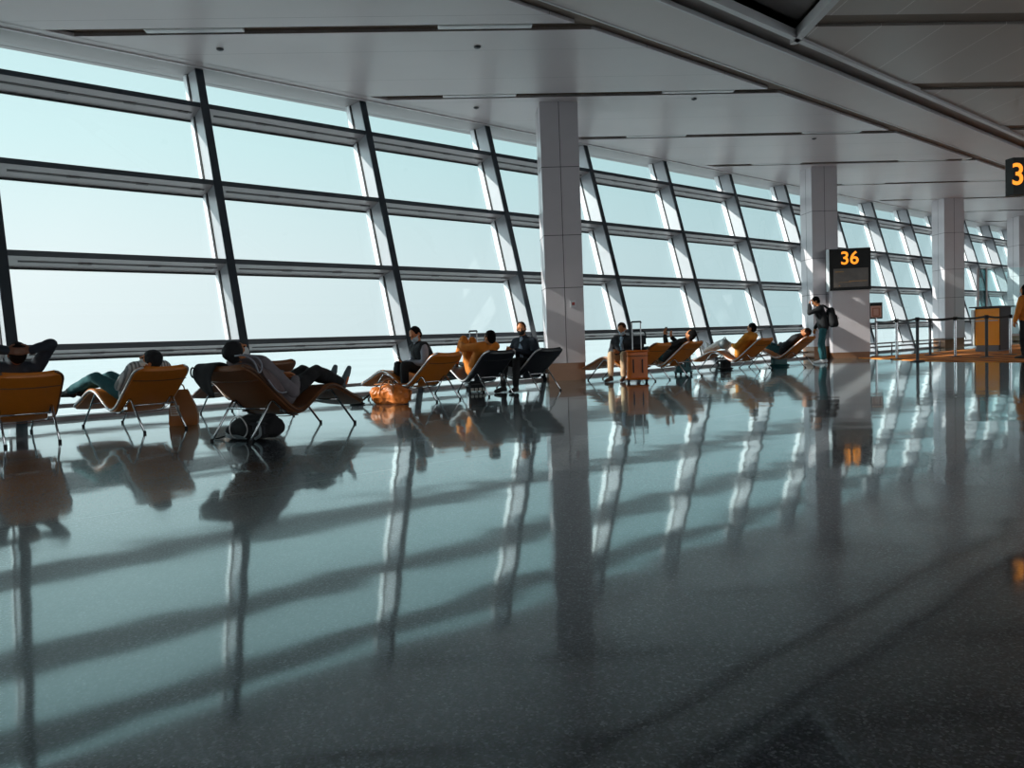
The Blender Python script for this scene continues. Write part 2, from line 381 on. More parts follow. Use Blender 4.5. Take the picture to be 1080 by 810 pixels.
# ------------------------------------------------------------------ glazed facade: one window per bay
TZ = [5.053, 3.698, 2.363, 1.040]
def transom_poly(a0, a1, zt, d=GD, front=.085, drop=.125):
    rings = []
    for a in (a0, a1):
        p = wp(zt)
        prof = [(p+.012, zt-.008), (p+.02, zt), (p+d*.98, zt), (p+d-.01, zt-front-drop), (p+d*.62, zt-front-drop*.64), (p+.012, zt-front)]
        rings.append([AP(a, q, z) for q, z in prof])
    return rings
for i, k in enumerate(range(-3, 15)):
    a = A0 + BAY*k                               # right edge of this bay's left mullion
    w = struct(empty('window_%d' % (i+1), AP(a, P0)))
    def part(name, bm, m, **kw):
        bmesh.ops.translate(bm, verts=bm.verts[:], vec=-AP(a, P0)); return obj(name, bm, m, w, **kw)
    mw = .128
    # mullion: hollow box leaning outward, dark face strip, side webs
    bm = NB(); rings = []
    for z in (0, ZC):
        p = wp(z); rings.append([AP(a-mw, p+.012, z), AP(a, p+.012, z), AP(a, p+GD-.02, z), AP(a-mw, p+GD-.02, z)])
    loft(bm, rings); part('mullion', bm, M['mullion'])
    bm = NB(); rings = []
    for z in (0, ZC):
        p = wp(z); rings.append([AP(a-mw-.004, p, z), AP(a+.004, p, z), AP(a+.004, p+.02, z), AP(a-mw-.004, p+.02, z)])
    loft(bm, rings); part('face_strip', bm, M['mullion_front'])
    for s in (-1, 1):                            # white glazing beads between mullion and glass
        bm = NB(); rings = []
        b0 = a-mw-.03 if s < 0 else a; b1 = b0+.03
        for z in (.24, ZC):
            p = wp(z)+GD; rings.append([AP(b0, p-.11, z), AP(b1, p-.11, z), AP(b1, p+.02, z), AP(b0, p+.02, z)])
        loft(bm, rings); part('glazing_bead', bm, M['bead'])
        bm = NB(); rings = []
        b0 = a-mw-.012 if s < 0 else a; b1 = b0+.012
        for z in (.24, ZC):
            p = wp(z)+GD; rings.append([AP(b0, p-.14, z), AP(b1, p-.14, z), AP(b1, p-.10, z), AP(b0, p-.10, z)])
        loft(bm, rings); part('gasket', bm, M['gasket'])
    for zt in TZ:
        bm = NB(); loft(bm, transom_poly(a+.006, a+BAY-mw-.006, zt)); part('transom', bm, M['steel'])
        bm = NB(); p = wp(zt); loft(bm, [[AP(aa, p+.004, zt-.084), AP(aa, p+.004, zt-.006), AP(aa, p+.016, zt-.006), AP(aa, p+.016, zt-.084)] for aa in (a+.006, a+BAY-mw-.006)]); part('front_strip', bm, M['mullion_front'])  # strip over the transom front, darker than the steel underside
        # slim blind slot and its clips under the transom
        bm = NB(); zz = zt-.085-.125*.42; p = wp(zt)+GD*.40
        for (u0, u1, th) in ((.05, .97, .006), (.30, .36, .014), (.62, .68, .014), (.90, .95, .014)):
            loft(bm, [[AP(a+(BAY-mw)*u, p-.02, zz+.006), AP(a+(BAY-mw)*u, p+.02, zz-.007), AP(a+(BAY-mw)*u, p+.02, zz-.007-th), AP(a+(BAY-mw)*u, p-.02, zz+.006-th)] for u in (u0, u1)])
        part('blind_slot', bm, M['blind'])
        bm = NB(); loft(bm, [[AP(aa, wp(zt)+GD-.06, zt-.21), AP(aa, wp(zt)+GD-.01, zt-.20), AP(aa, wp(zt)+GD-.01, zt-.225), AP(aa, wp(zt)+GD-.06, zt-.23)] for aa in (a+.01, a+BAY-mw-.01)])
        part('gasket', bm, M['gasket'])
    # bottom sill, white kick panel, kerb
    bm = NB(); loft(bm, [[AP(aa, P0+.04, .16), AP(aa, P0+.04, .215), AP(aa, P0+.16, .215), AP(aa, P0+.16, .16)] for aa in (a+.004, a+BAY-mw-.004)])
    part('sill', bm, M['steel'])
    bm = NB(); loft(bm, [[AP(aa, P0-.03, 0), AP(aa, P0-.03, .05), AP(aa, P0+.2, .055), AP(aa, P0+.2, 0)] for aa in (a+.004, a+BAY-mw-.004)])
    part('kerb', bm, M['steel'])
    zs = [.05, .2]+TZ[::-1]+[ZC]
    for z0, z1 in zip(zs[:-1], zs[1:]):
        bm = NB(); rings = []
        for aa in (a+.02, a+BAY-mw-.02):
            rings.append([AP(aa, wp(z)+GD+o, z) for z, o in ((z0, 0), (z1, 0), (z1, .012), (z0, .012))])
        loft(bm, rings); part('pane', bm, M['glass'])

# ------------------------------------------------------------------ ceiling: panels split by slots that run skew to the facade
def clip(poly, f):
    out = []
    for i in range(len(poly)):
        a, b = poly[i], poly[(i+1) % len(poly)]; fa, fb = f(a), f(b)
        if fa >= 0: out.append(a)
        if (fa >= 0) != (fb >= 0):
            t = fa/(fa-fb); out.append((a[0]+(b[0]-a[0])*t, a[1]+(b[1]-a[1])*t))
    return out
G = -1.308; E0 = 3.70; DE = 5.47; SW = .21
def sl(i, p): return E0 + DE*i + (p-8.3)*G
def strips(bm, p0, p1, z0, z1, i0, i1, clipf=None):
    SW = .21 if p0 > 0 else .36
    for i in range(i0, i1):
        poly = [AP(sl(i, p0)+SW, p0).xy, AP(sl(i+1, p0)-SW, p0).xy, AP(sl(i+1, p1)-SW, p1).xy, AP(sl(i, p1)+SW, p1).xy]
        poly = [tuple(q) for q in poly]
        if clipf: poly = clip(poly, clipf)
        if len(poly) >= 3: prism(bm, poly, z0, z1)
bm = NB(); strips(bm, 8.42, 13.22, ZC, ZC+.05, -5, 11); apbox(bm, -18, 13.2, ZC, 56, 13.40, ZC+.05)
struct(obj('ceiling', bm, M['ceil']))
bm = NB(); apbox(bm, -18, 7.15, ZC, 56, 8.13, ZC+.05); struct(obj('ceiling_bulkhead', bm, M['ceil_band']))
SWH = .36
void = lambda q: max(q[0]-4.95, q[1]-13.6)
bm = NB(); strips(bm, -16, 6.66, ZC+.03, ZC+.08, -9, 16, void); struct(obj('ceiling_hall', bm, M['ceil_hall']))
bm = NB(); apbox(bm, -18.3, -16.3, ZC+1.2, 56.3, 14.6, ZC+1.35)
struct(obj('ceiling_slab', bm, M['recess']))
tn = [0]
def trim(bm, m, **kw):
    tn[0] += 1; return struct(obj('trim_%d' % tn[0], bm, m, **kw))
bm = NB(); apbox(bm, -18, 13.43, ZC+.005, 56, 14.25, ZC+.05); trim(bm, M['header'])
bm = NB(); apbox(bm, -18, 13.395, ZC-.02, 56, 13.435, ZC+.06); trim(bm, M['trimlight'])
bm = NB(); apbox(bm, -18, 14.18, ZC, 56, 14.3, ZC+1.3); trim(bm, M['header'])
bm = NB(); apbox(bm, -18, 6.66, ZC-.02, 56, 6.76, ZC+.12); trim(bm, M['trimlight'])
bm = NB(); apbox(bm, -18, 8.12, ZC-.012, 56, 8.15, ZC+.06); trim(bm, M['trimlight'])
bm = NB(); apbox(bm, -18, 7.13, ZC-.012, 56, 7.16, ZC+.06); trim(bm, M['trimlight'])
bm = NB(); apbox(bm, -18, 8.13, ZC+.055, 56, 8.44, ZC+.09); trim(bm, M['slot'])          # back of the long gap
bm = NB(); apbox(bm, -18, 6.74, ZC+.09, 56, 7.17, ZC+.13); trim(bm, M['recess'])
v34 = math.radians(3.4)
VX = Vector((math.cos(v34), math.sin(v34), 0)); VY = Vector((-math.sin(v34), math.cos(v34), 0))
lights = []
for i in range(-3, 11):
    bm = NB()
    for p0, p1 in ((8.44, 13.2), (-15.9, 6.66)):
        cf = void if p0 < 0 else (lambda q: 1.0); SW = .21 if p0 > 0 else .36
        q = clip([tuple(AP(sl(i, p)+o, p).xy) for p, o in ((p0, -SW-.03), (p0, SW+.03), (p1, SW+.03), (p1, -SW-.03))], cf)
        if len(q) > 2: prism(bm, q, ZC+.075, ZC+.10)
        for s in (-1, 1):
            q = clip([tuple(AP(sl(i, p)+s*(SW+d), p).xy) for p, d in ((p0, 0), (p0, .02), (p1, .02), (p1, 0))], cf)
            if len(q) > 2: prism(bm, q, ZC+.005 if p0 > 0 else ZC+.035, ZC+.08)
    trim(bm, M['slot'])
    if i >= 0: lights += [(i, 12.0), (i, 9.35)]
    if 0 < i < 5: lights.append((i, 3.4))
for q, (i, p) in enumerate(lights):
    c = AP(sl(i, p), p); r = empty('ceiling_light', (c.x, c.y, ZC+.02), v34)
    bm = NB(); box(bm, (-.72, -.075, -.01), (.72, .075, .05)); obj('housing', bm, M['fixture'], r, bevel=.008)
    bm = NB(); box(bm, (-.70, -.055, -.016), (.70, .055, -.006)); obj('diffuser', bm, M['lens'], r)
    nth = ['first', 'second', 'third', 'fourth', 'fifth', 'sixth', 'seventh', 'eighth', 'ninth', 'tenth', 'eleventh'][i if i < 11 else 10]
    where = 'window end' if p > 11 else ('bulkhead end' if p > 5 else 'hall end past the bulkhead')
    tag(r, 'white light bar in the %s ceiling slot from the camera, %s' % (nth, where), 'ceiling light', 'linear lights in the ceiling slots')
bm = NB(); prism(bm, [(4.9, 13.0), (4.9, -2), (-3, -2), (-3, 6.2)], ZC+.25, ZC+.29); trim(bm, M['recess'])
# pale rib beside the open ceiling void
bm = NB(); box(bm, (4.88, 4.0, ZC-.02), (5.0, 13.3, ZC+.16)); trim(bm, M['trimlight'])

# ------------------------------------------------------------------ columns
def column(a, p, name):
    c = AP(a, p); r = struct(empty(name, (c.x, c.y, 0), v34))
    w = .78
    bm = NB(); box(bm, (0, 0, .36), (w, w, ZC+.02)); obj('cladding', bm, M['column'], r, bevel=.012)
    bm = NB()
    for z in (1.9, 2.42+.55, 4.35): 
        box(bm, (-.002, -.002, z), (w+.002, w+.002, z+.012))
    for x in (.385,):
        box(bm, (x, -.002, .36), (x+.012, .0, ZC)); box(bm, (x, w, .36), (x+.012, w+.002, ZC)); box(bm, (-.002, x, .36), (0, x+.012, ZC)); box(bm, (w, x, .36), (w+.002, x+.012, ZC))
    obj('cladding_joint', bm, M['joint'], r)
    bm = NB(); box(bm, (.01, .01, 0), (w-.01, w-.01, .36)); obj('kick_plate', bm, M['kick'], r)
    return r
COLS = [column(11.02, 11.6, 'column_1'), column(21.95, 11.6, 'column_2'), column(31.95, 11.6, 'column_3'), column(40.6, 11.6, 'column_4')]
#@@REST

# ------------------------------------------------------------------ chaise longues
PROF = catmull([(-.035, .725), (.03, .682), (.2, .55), (.4, .395), (.52, .308), (.62, .268), (.72, .282), (.88, .372), (1.02, .447), (1.16, .478), (1.3, .452), (1.5, .362), (1.7, .285), (1.79, .258)], 4)
def shell_width(u):
    d = min(u, 1-u*1.0)
    r = .07
    k = 1.0 if d > r else math.sqrt(max(0, 1-(1-d/r)**2))
    return (.215 + .085*k)
def make_chair(x, y, rz, leather, piping, label, group='chaise longues along the windows'):
    r = empty('chaise_longue', (x, y, 0), rz)
    pts = [Vector((0, q[0], q[1])) for q in PROF]; n = len(pts)
    L = [0]
    for i in range(1, n): L.append(L[-1]+(pts[i]-pts[i-1]).length)
    rings = []; edge = {-1: [], 1: []}
    for i, q in enumerate(pts):
        d = (pts[min(i+1, n-1)]-pts[max(i-1, 0)]).normalized(); up = Vector((0, -d.z, d.y))
        w = shell_width(L[i]/L[-1]); th = .05 if 0 < i < n-1 else .03
        top = [q + Vector((w*t, 0, 0)) + up*(-.018*(1-t*t)) for t in (-1, -.72, -.35, 0, .35, .72, 1)]
        bot = [q + Vector((w*t*.97, 0, 0)) + up*(-th-.018*(1-t*t)) for t in (1, .72, .35, 0, -.35, -.72, -1)]
        rings.append(top+bot)
        for s in (-1, 1): edge[s].append(q + Vector((s*(w+.004), 0, 0)) + up*(-th*.5))
    bm = NB(); loft(bm, rings); obj('shell', bm, leather, r, smooth=True)
    for s in (-1, 1):
        bm = NB(); tube(bm, edge[s], .013, 8); obj('edge_piping', bm, piping, r, smooth='all')
        ups = []
    # stitched seam rolls across the headrest and the seat fold
    for i in (6, 20):
        d = (pts[i+1]-pts[i-1]).normalized(); up = Vector((0, -d.z, d.y)); w = shell_width(L[i]/L[-1])
        for off in (.0, -.068):
            bm = NB(); tube(bm, [pts[i]+Vector((w*t, 0, 0))+up*(off-.018*(1-t*t)) for t in (-.98, -.5, 0, .5, .98)], .005, 6)
            obj('seam_piping', bm, M['piping_dark'] if leather is not M['leather_black'] else M['leather_black'], r, smooth='all')
    for s in (-1, 1):
        X = s*.23
        path = [(X, 0, .008), (X, .27, .335), (X, .30, .362), (X, .335, .362), (X, .365, .338), (X, .52, .225), (X, .62, .20), (X, .74, .222), (X, 1.0, .372), (X, 1.18, .412), (X, 1.24, .405), (X, 1.275, .375), (X, 1.65, .008)]
        bm = NB(); tube(bm, path, .0115, 10); obj('tube_frame', bm, M['chrome'], r, smooth='all')
        for yy in (0, 1.65):
            bm = NB(); lathe(bm, [(.0, 0), (.016, 0), (.016, .03), (.0, .032)], 12, (X, yy, 0)); obj('foot_glide', bm, M['rubber'], r, smooth=True)
        for yy, zz, t_ in ((.47, .255, .0), (1.08, .40, .0)):
            bm = NB(); box(bm, (X-.02, yy-.03, zz-.012), (X+.02, yy+.03, zz+.02)); obj('bracket', bm, M['chrome'], r)
    for yy, zz in ((.235, .295), (1.36, .292)):
        bm = NB(); tube(bm, [(-.23, yy, zz), (.23, yy, zz)], .010, 10); obj('cross_bar', bm, M['chrome'], r, smooth='all')
    return tag(r, label, 'lounge chair', group)
LT, LB_, LK = M['leather_tan'], M['leather_brown'], M['leather_black']
PI_, PD_ = M['piping'], M['piping_dark']
CH = {
 'A': (-4.70, 7.55, .70, LT, PD_, 'tan chaise longue under the person with hands behind their head, left picture edge'),
 'B': (-3.80, 8.45, .86, LT, PI_, 'tan chaise longue with pale piping under the person in teal jeans'),
 'C': (-2.615, 7.134, -.404, LB_, PD_, 'dark brown chaise longue nearest the camera with a black backpack beneath it'),
 'D': (-2.97, 9.745, .81, LB_, PD_, 'empty brown chaise longue mostly hidden behind the grey-sweater sleeper'),
 'E': (-.94, 11.40, .815, LT, PI_, 'tan chaise longue carrying the man in a black padded vest'),
 'F': (-.17, 12.05, .62, LK, PI_, 'black chaise longue under the person in the tan coat'),
 'G': (.63, 12.68, .715, LK, PI_, 'black chaise longue beside the first column, man in black mask on it'),
 'H': (2.845, 14.61, .76, LT, PD_, 'tan chaise longue behind the upright tan suitcase'),
 'I': (3.68, 15.58, .725, LT, PI_, 'tan chaise longue in front of the upright teal suitcase'),
 'J': (5.58, 17.0, .68, LT, PI_, 'tan chaise longue under the person in a mustard top'),
 'K': (6.85, 17.79, .77, LT, PI_, 'tan chaise longue nearest the standing man, teal holdall below it')}
CHAIR = {k: make_chair(*v) for k, v in CH.items()}

# ------------------------------------------------------------------ people
def blob(name, prims, m, parent, vox=.012, sm=3, fold=0., fs=9., seed=0, floor=None):
    bm = NB()
    for pr in prims:
        if pr[0] == 'c':
            _, p0, r0, p1, r1 = pr; p0, p1 = Vector(p0), Vector(p1); d = (p1-p0)
            if d.length < 1e-5: d = Vector((0, 0, 1e-4)); p1 = p0+d
            d.normalize(); a = d.orthogonal().normalized(); b = d.cross(a); rings = []
            for k in range(1, 5):
                t = k/4*PI/2; rings.append((p0-d*r0*math.cos(t), r0*math.sin(t)))
            for k in range(0, 4):
                t = k/4*PI/2; rings.append((p1+d*r1*math.sin(t), r1*math.cos(t)))
            loft(bm, [[c+a*math.cos(2*PI*j/14)*r+b*math.sin(2*PI*j/14)*r for j in range(14)] for c, r in rings])
        else:
            _, c, rad, ax = pr; c = Vector(c); X, Y, Z = ax; rings = []
            for k in range(1, 10):
                t = PI*k/10; rings.append([c+Z*(-math.cos(t)*rad[2])+X*(math.cos(2*PI*j/16)*math.sin(t)*rad[0])+Y*(math.sin(2*PI*j/16)*math.sin(t)*rad[1]) for j in range(16)])
            loft(bm, rings)
    bmesh.ops.recalc_face_normals(bm, faces=bm.faces[:])
    me = bpy.data.meshes.new('tmp'); bm.to_mesh(me); bm.free()
    o = bpy.data.objects.new('tmp', me); COL.objects.link(o)
    md = o.modifiers.new('r', 'REMESH'); md.mode = 'VOXEL'; md.voxel_size = vox; md.use_smooth_shade = True
    ms = o.modifiers.new('s', 'SMOOTH'); ms.factor = .5; ms.iterations = sm
    me2 = bpy.data.meshes.new_from_object(o.evaluated_get(bpy.context.evaluated_depsgraph_get()))
    bpy.data.objects.remove(o); bpy.data.meshes.remove(me)
    if fold or floor is not None:
        sv = Vector((seed*3.1, seed*1.7, seed))
        nr = [v.normal.copy() for v in me2.vertices]
        for v, nn in zip(me2.vertices, nr):
            if fold:
                q = v.co*fs+sv
                v.co += nn*fold*(noise.noise(q)+.6*(1-abs(noise.noise(q*1.9)))-.4)
            if floor is not None and v.co.z < floor: v.co.z = floor
    me2.name = name; me2.materials.clear(); me2.materials.append(m)
    for p in me2.polygons: p.use_smooth = True
    return link(bpy.data.objects.new(name, me2), parent)

def hand_prims(w, hd, pn, s, curl):
    hd = hd.normalized(); pn = (pn-hd*pn.dot(hd)).normalized(); sd = hd.cross(pn)*s; P = []
    for o in (-.026, -.009, .009, .026):
        P.append(('c', w+sd*o*.6, .014, w+hd*.08+sd*o, .0115))
    for o, Ln in zip((.027, .0095, -.0085, -.026), (.068, .077, .072, .056)):
        b = w+hd*.082+sd*o*1.08
        d1 = hd*math.cos(curl*.7)+pn*math.sin(curl*.7); d2 = hd*math.cos(curl*1.6)+pn*math.sin(curl*1.6)
        m_ = b+d1*Ln*.55; P += [('c', b, .0095, m_, .009), ('c', m_, .009, m_+d2*Ln*.5, .0075)]
    b = w+hd*.022+sd*.026; m_ = b+(hd*.55+sd*.75+pn*.3).normalized()*.042
    P += [('c', b, .0125, m_, .0105), ('c', m_, .0105, m_+(hd*.85+sd*.2+pn*.45).normalized()*.034, .0085)]
    return P

def make_person(loc, rz, J, wear, label, skin='skin', vox=.007, fold=.008):
    r = empty('person', loc, rz)
    V = {k: Vector(v) for k, v in J.items() if not isinstance(v, (int, float))}
    f = V['f'].normalized(); u = (V['u']-f*V['u'].dot(f)).normalized(); rt = f.cross(u)
    hc, pel, che, nk = V['head'], V['pel'], V['che'], V['neck']
    sx = (V['shR']-V['shL']).normalized(); hx = (V['hipR']-V['hipL']).normalized()
    def torso(e, low=1.0):
        return [('c', pel-hx*.07, .105+e, che-sx*.075, .105+e), ('c', pel+hx*.07, .105+e, che+sx*.075, .105+e), ('c', pel, .11+e, che, .115+e),
                ('c', V['shL']+sx*.03, .062+e, V['shR']-sx*.03, .062+e), ('c', che, .10+e, (V['shL']+V['shR'])/2, .075+e)]
    def arm(s, e, upto=1.0):
        sh, el, wr = V['sh'+s], V['el'+s], V['wr'+s]
        return [('c', sh, .052+e, el, .041+e), ('c', el, .041+e, el+(wr-el)*upto, .030+e*.9)]
    def leg(s, e, upto=1.0):
        hp, kn, an = V['hip'+s], V['kn'+s], V['an'+s]
        return [('c', hp, .083+e, kn, .056+e), ('c', kn, .056+e, kn+(an-kn)*.35, .056+e), ('c', kn+(an-kn)*.35, .056+e, kn+(an-kn)*upto, .038+e*.8)]
    B = torso(-.01)
    B += [('c', che+(nk-che)*.5, .06, nk, .052), ('c', nk, .052, hc-u*.04-f*.015, .05)]
    ax = (rt, f, u)
    B += [('e', hc+u*.022-f*.01, (.074, .093, .094), ax), ('e', hc-u*.035+f*.018, (.060, .070, .078), ax), ('c', hc-u*.075+f*.05, .028, hc-u*.09+f*.062, .02),
          ('c', hc+f*.082+u*.012, .011, hc+f*.104-u*.018, .014), ('c', hc+f*.083-u*.048-rt*.016, .009, hc+f*.083-u*.048+rt*.016, .009), ('c', hc+f*.074+u*.03-rt*.03, .014, hc+f*.074+u*.03+rt*.03, .014)]
    for s in (-1, 1): B.append(('e', hc+rt*s*.076-f*.012-u*.008, (.011, .02, .032), ax))
    for s, q in (('L', -1), ('R', 1)):
        B += arm(s, -.006) + hand_prims(V['wr'+s], V['hd'+s], V['pn'+s], J.get('th'+s, -q), J.get('curl', .55)) + leg(s, -.012)
        an = V['an'+s]; td = V['to'+s].normalized(); sd = (an-V['kn'+s]).normalized()
        dn = (sd-td*sd.dot(td)).normalized() if abs(sd.dot(td)) < .98 else sd
        B += [('c', an, .034, an+dn*.045-td*.025, .028), ('c', an+dn*.035, .030, an+dn*.06+td*.12, .024)]
    blob('body', B, M[skin], r, vox, 2)
    for s in (-1, 1):
        bm = NB(); bmesh.ops.create_icosphere(bm, subdivisions=2, radius=.009, matrix=Matrix.Translation(hc+f*.082+rt*s*.031+u*.008)); obj('eye', bm, M['eye'], r, smooth='all')
    H_ = [('e', hc+u*.034-f*.026, (.083, .094, .094), ax), ('e', hc-u*.018-f*.045, (.076, .062, .072), ax)]
    if wear.get('cap'): H_ = [('e', hc+u*.032-f*.02, (.087, .102, .097), ax), ('e', hc-u*.012-f*.04, (.082, .072, .07), ax)]
    if wear.get('long'):
        H_ += [('c', hc-f*.05+u*.0, .085, hc-f*.085-u*.2, .095), ('c', hc-f*.08-u*.18, .10, hc-f*.09-u*.36, .07), ('c', hc-rt*.075-f*.01, .035, hc-rt*.10-u*.25, .04), ('c', hc+rt*.075-f*.01, .035, hc+rt*.10-u*.25, .04)]
    blob('hair' if not wear.get('cap') else 'knit_cap', H_, M[wear.get('hair', 'hair')], r, .010, 2, .006, 22., 3)
    if wear.get('mask'):
        blob('face_mask', [('e', hc+f*.047-u*.052, (.060, .062, .052), ax), ('c', hc+f*.05-u*.03-rt*.05, .012, hc-f*.005-u*.01-rt*.078, .006), ('c', hc+f*.05-u*.03+rt*.05, .012, hc-f*.005-u*.01+rt*.078, .006)], M[wear['mask']], r, .008, 2)
    if wear.get('vest'):
        blob('sweater', torso(.010) + arm('L', .012, .97) + arm('R', .012, .97) + [('c', che, .07, nk, .062)], M[wear['top']], r, .011, 3, fold, 10., 2)
        blob('padded_vest', torso(.030)+[('c', che+(nk-che)*.4, .085, nk-(nk-che)*.15, .074)], M[wear['vest']], r, .012, 3, .014, 7., 5)
    else:
        nm = wear.get('topname', 'jacket')
        ext = [('c', che+(nk-che)*.3, .08, nk, .066)]
        blob(nm, torso(.020) + arm('L', .017, wear.get('sleeve', .97)) + arm('R', .017, wear.get('sleeve', .97)) + ext, M[wear['top']], r, .012, 3, fold, 10., 2)
        if wear.get('shirt'):
            fr = V['front'].normalized()
            blob('shirt_front', [('c', pel+fr*.115, .03, che+fr*.108, .045), ('c', che+fr*.10, .045, nk+fr*.03, .04)], M[wear['shirt']], r, .010, 2, .004, 14., 1)
    hips = [('c', pel-hx*.065, .116, pel+hx*.065, .116)]
    blob('trousers', hips + leg('L', .012, .96) + leg('R', .012, .96) + [('c', pel-hx*.06, .11, V['hipL'], .096), ('c', pel+hx*.06, .11, V['hipR'], .096)], M[wear['legs']], r, .012, 3, fold, 11., 4)
    for s in ('L', 'R'):
        an = V['an'+s]; td = V['to'+s].normalized(); sd = (an-V['kn'+s]).normalized(); dn = (sd-td*sd.dot(td)).normalized() if abs(sd.dot(td)) < .98 else sd
        sh = [('c', an, .044, an+dn*.05-td*.03, .040), ('c', an+dn*.04, .043, an+dn*.062+td*.13, .037), ('c', an+dn*.062+td*.13, .037, an+dn*.068+td*.185, .028)]
        so = blob('shoe', sh, M[wear['shoes']], r, .008, 2, 0)
        if wear.get('panel'):
            sdx = dn.cross(td)
            blob('orange_panel', [('c', an+dn*.04+td*.0-sdx*.036, .016, an+dn*.05+td*.07-sdx*.032, .016), ('c', an+dn*.04+td*.0+sdx*.036, .016, an+dn*.05+td*.07+sdx*.032, .016)], M['orange_sole'], so, .007, 1)
    tag(r, label, 'person')
    return r

def recline(**k):
    J = dict(pel=(0, .60, .395), che=(0, .30, .645), neck=(0, .17, .755), head=(0, .075, .815), f=(0, .72, .69), u=(0, -.69, .72),
             shL=(-.175, .235, .70), shR=(.175, .235, .70), elL=(-.265, .47, .51), elR=(.265, .47, .51), wrL=(-.10, .66, .56), wrR=(.10, .66, .56),
             hdL=(.8, .5, .0), hdR=(-.8, .5, .0), pnL=(0, -.3, -1), pnR=(0, -.3, -1),
             hipL=(-.085, .66, .39), hipR=(.085, .66, .39), knL=(-.10, 1.10, .575), knR=(.10, 1.10, .575), anL=(-.10, 1.52, .475), anR=(.10, 1.52, .475),
             toL=(-.1, .35, .93), toR=(.1, .35, .93), front=(0, .6, .8), curl=.6)
    J.update(k); return J
def on(k, J, wear, label, **kw):
    x, y, rz = CH[k][:3]
    return make_person((x, y, 0), rz, J, wear, label, **kw)

on('A', recline(pel=(-.06, .62, .40), hipL=(-.145, .66, .39), hipR=(.03, .66, .39), che=(-.06, .36, .70), neck=(-.06, .24, .82), head=(-.06, .15, .905), shL=(-.235, .30, .75), shR=(.115, .30, .75), elL=(-.36, .17, .985), elR=(.24, .17, .985),
    wrL=(-.16, .06, .93), wrR=(.05, .06, .93), hdL=(.9, -.4, -.1), hdR=(-.9, -.4, -.1), pnL=(.1, .9, 0), pnR=(-.1, .9, 0), f=(0, .9, .43), u=(0, -.43, .9), curl=.35),
   dict(top='navy', legs='dkgrey', shoes='shoe_black', hair='hair'), 'person in navy jacket lounging with both hands clasped behind their head', skin='skin_dark', vox=.0065)
on('B', recline(head=(-.09, .06, .785), neck=(-.06, .16, .745), che=(-.04, .30, .645), shL=(-.215, .235, .70), shR=(.135, .235, .70), f=(-.8, .45, .40), u=(-.1, -.55, .83), elR=(.26, .42, .52), wrR=(.14, .62, .52), pel=(0, .68, .39), hipL=(-.085, .74, .39), hipR=(.085, .74, .39), knL=(-.23, 1.18, .60), knR=(-.05, 1.21, .60), anL=(-.38, 1.58, .45), anR=(-.25, 1.63, .455), toL=(-.55, .8, .1), toR=(-.5, .8, .2)),
   dict(top='stripe', topname='striped_shirt', legs='tealjean', shoes='shoe_black', hair='black', cap=True, mask='mask_white'), 'reclining person in dark cap, striped grey shirt and teal jeans', skin='skin', vox=.0065)
on('C', recline(che=(0.02, .34, .67), head=(.03, .10, .835), neck=(.02, .2, .765), shL=(-.17, .27, .72), shR=(.19, .27, .72), f=(.42, .62, .66), u=(.1, -.72, .69), elR=(.29, .56, .43), wrR=(.13, .80, .545), hdR=(-.9, .2, .2), elL=(-.2, .56, .52), wrL=(.0, .76, .60),
    pel=(0, .68, .39), hipL=(-.085, .72, .40), hipR=(.085, .72, .40), knL=(-.08, 1.18, .605), knR=(.10, 1.18, .605), anL=(-.06, 1.60, .475), anR=(.09, 1.63, .46), toL=(.05, .32, .95), toR=(.15, .32, .95)),
   dict(top='greyknit', topname='grey_sweater', legs='black', shoes='shoe_teal', hair='black', cap=True, mask='mask_white', panel=True), 'person asleep in grey sweater and black trousers on the nearest chair', skin='skin', vox=.0065)

# seated sideways on a chair, feet on the floor; local +Y is where they face
def seated(**k):
    J = dict(pel=(0, 0, .47), che=(0, .12, .74), neck=(0, .17, .87), head=(0, .22, .985), f=(0, .85, -.5), u=(0, .5, .85),
             shL=(-.18, .14, .80), shR=(.18, .14, .80), elL=(-.25, .17, .56), elR=(.25, .17, .56), wrL=(-.05, .36, .58), wrR=(.05, .36, .58),
             hdL=(.3, .9, .1), hdR=(-.3, .9, .1), pnL=(.3, 0, .95), pnR=(-.3, 0, .95), hipL=(-.09, .05, .46), hipR=(.09, .05, .46),
             knL=(-.13, .45, .52), knR=(.13, .45, .52), anL=(-.13, .50, .10), anR=(.13, .50, .10), toL=(-.15, 1, 0), toR=(.15, 1, 0), front=(0, .95, -.3), curl=.7)
    J.update(k); return J
def facing(fx, fy): return math.atan2(fy, fx)-PI/2
make_person((-1.28, 12.02, 0), facing(-.86, -.5), seated(f=(-.30, .80, -.5), head=(-.02, .21, 1.0), knL=(-.12, .45, .54), knR=(.16, .44, .54), anL=(-.12, .47, .10), anR=(.17, .45, .10)), dict(top='greysleeve', vest='black', legs='black', shoes='shoe_black', mask='mask_blue'),
            'seated man in black padded vest and pale mask looking down at his phone', vox=.0075)
make_person((.27, 13.2, 0), facing(-.62, -.78), seated(f=(-.50, .87, -.12), u=(0, .15, 1), head=(.0, .13, 1.045), neck=(0, .08, .91), che=(0, .05, .76), shL=(-.19, .06, .83), shR=(.19, .06, .83), wrL=(-.02, .36, .70), wrR=(.06, .38, .68), elL=(-.27, .12, .60), elR=(.27, .12, .60)),
            dict(top='navy', legs='black', shoes='shoe_black', hair='hair_brown', mask='mask_black', shirt='bluecloth'), 'seated man in navy jacket and black face mask beside the first column', vox=.0075)
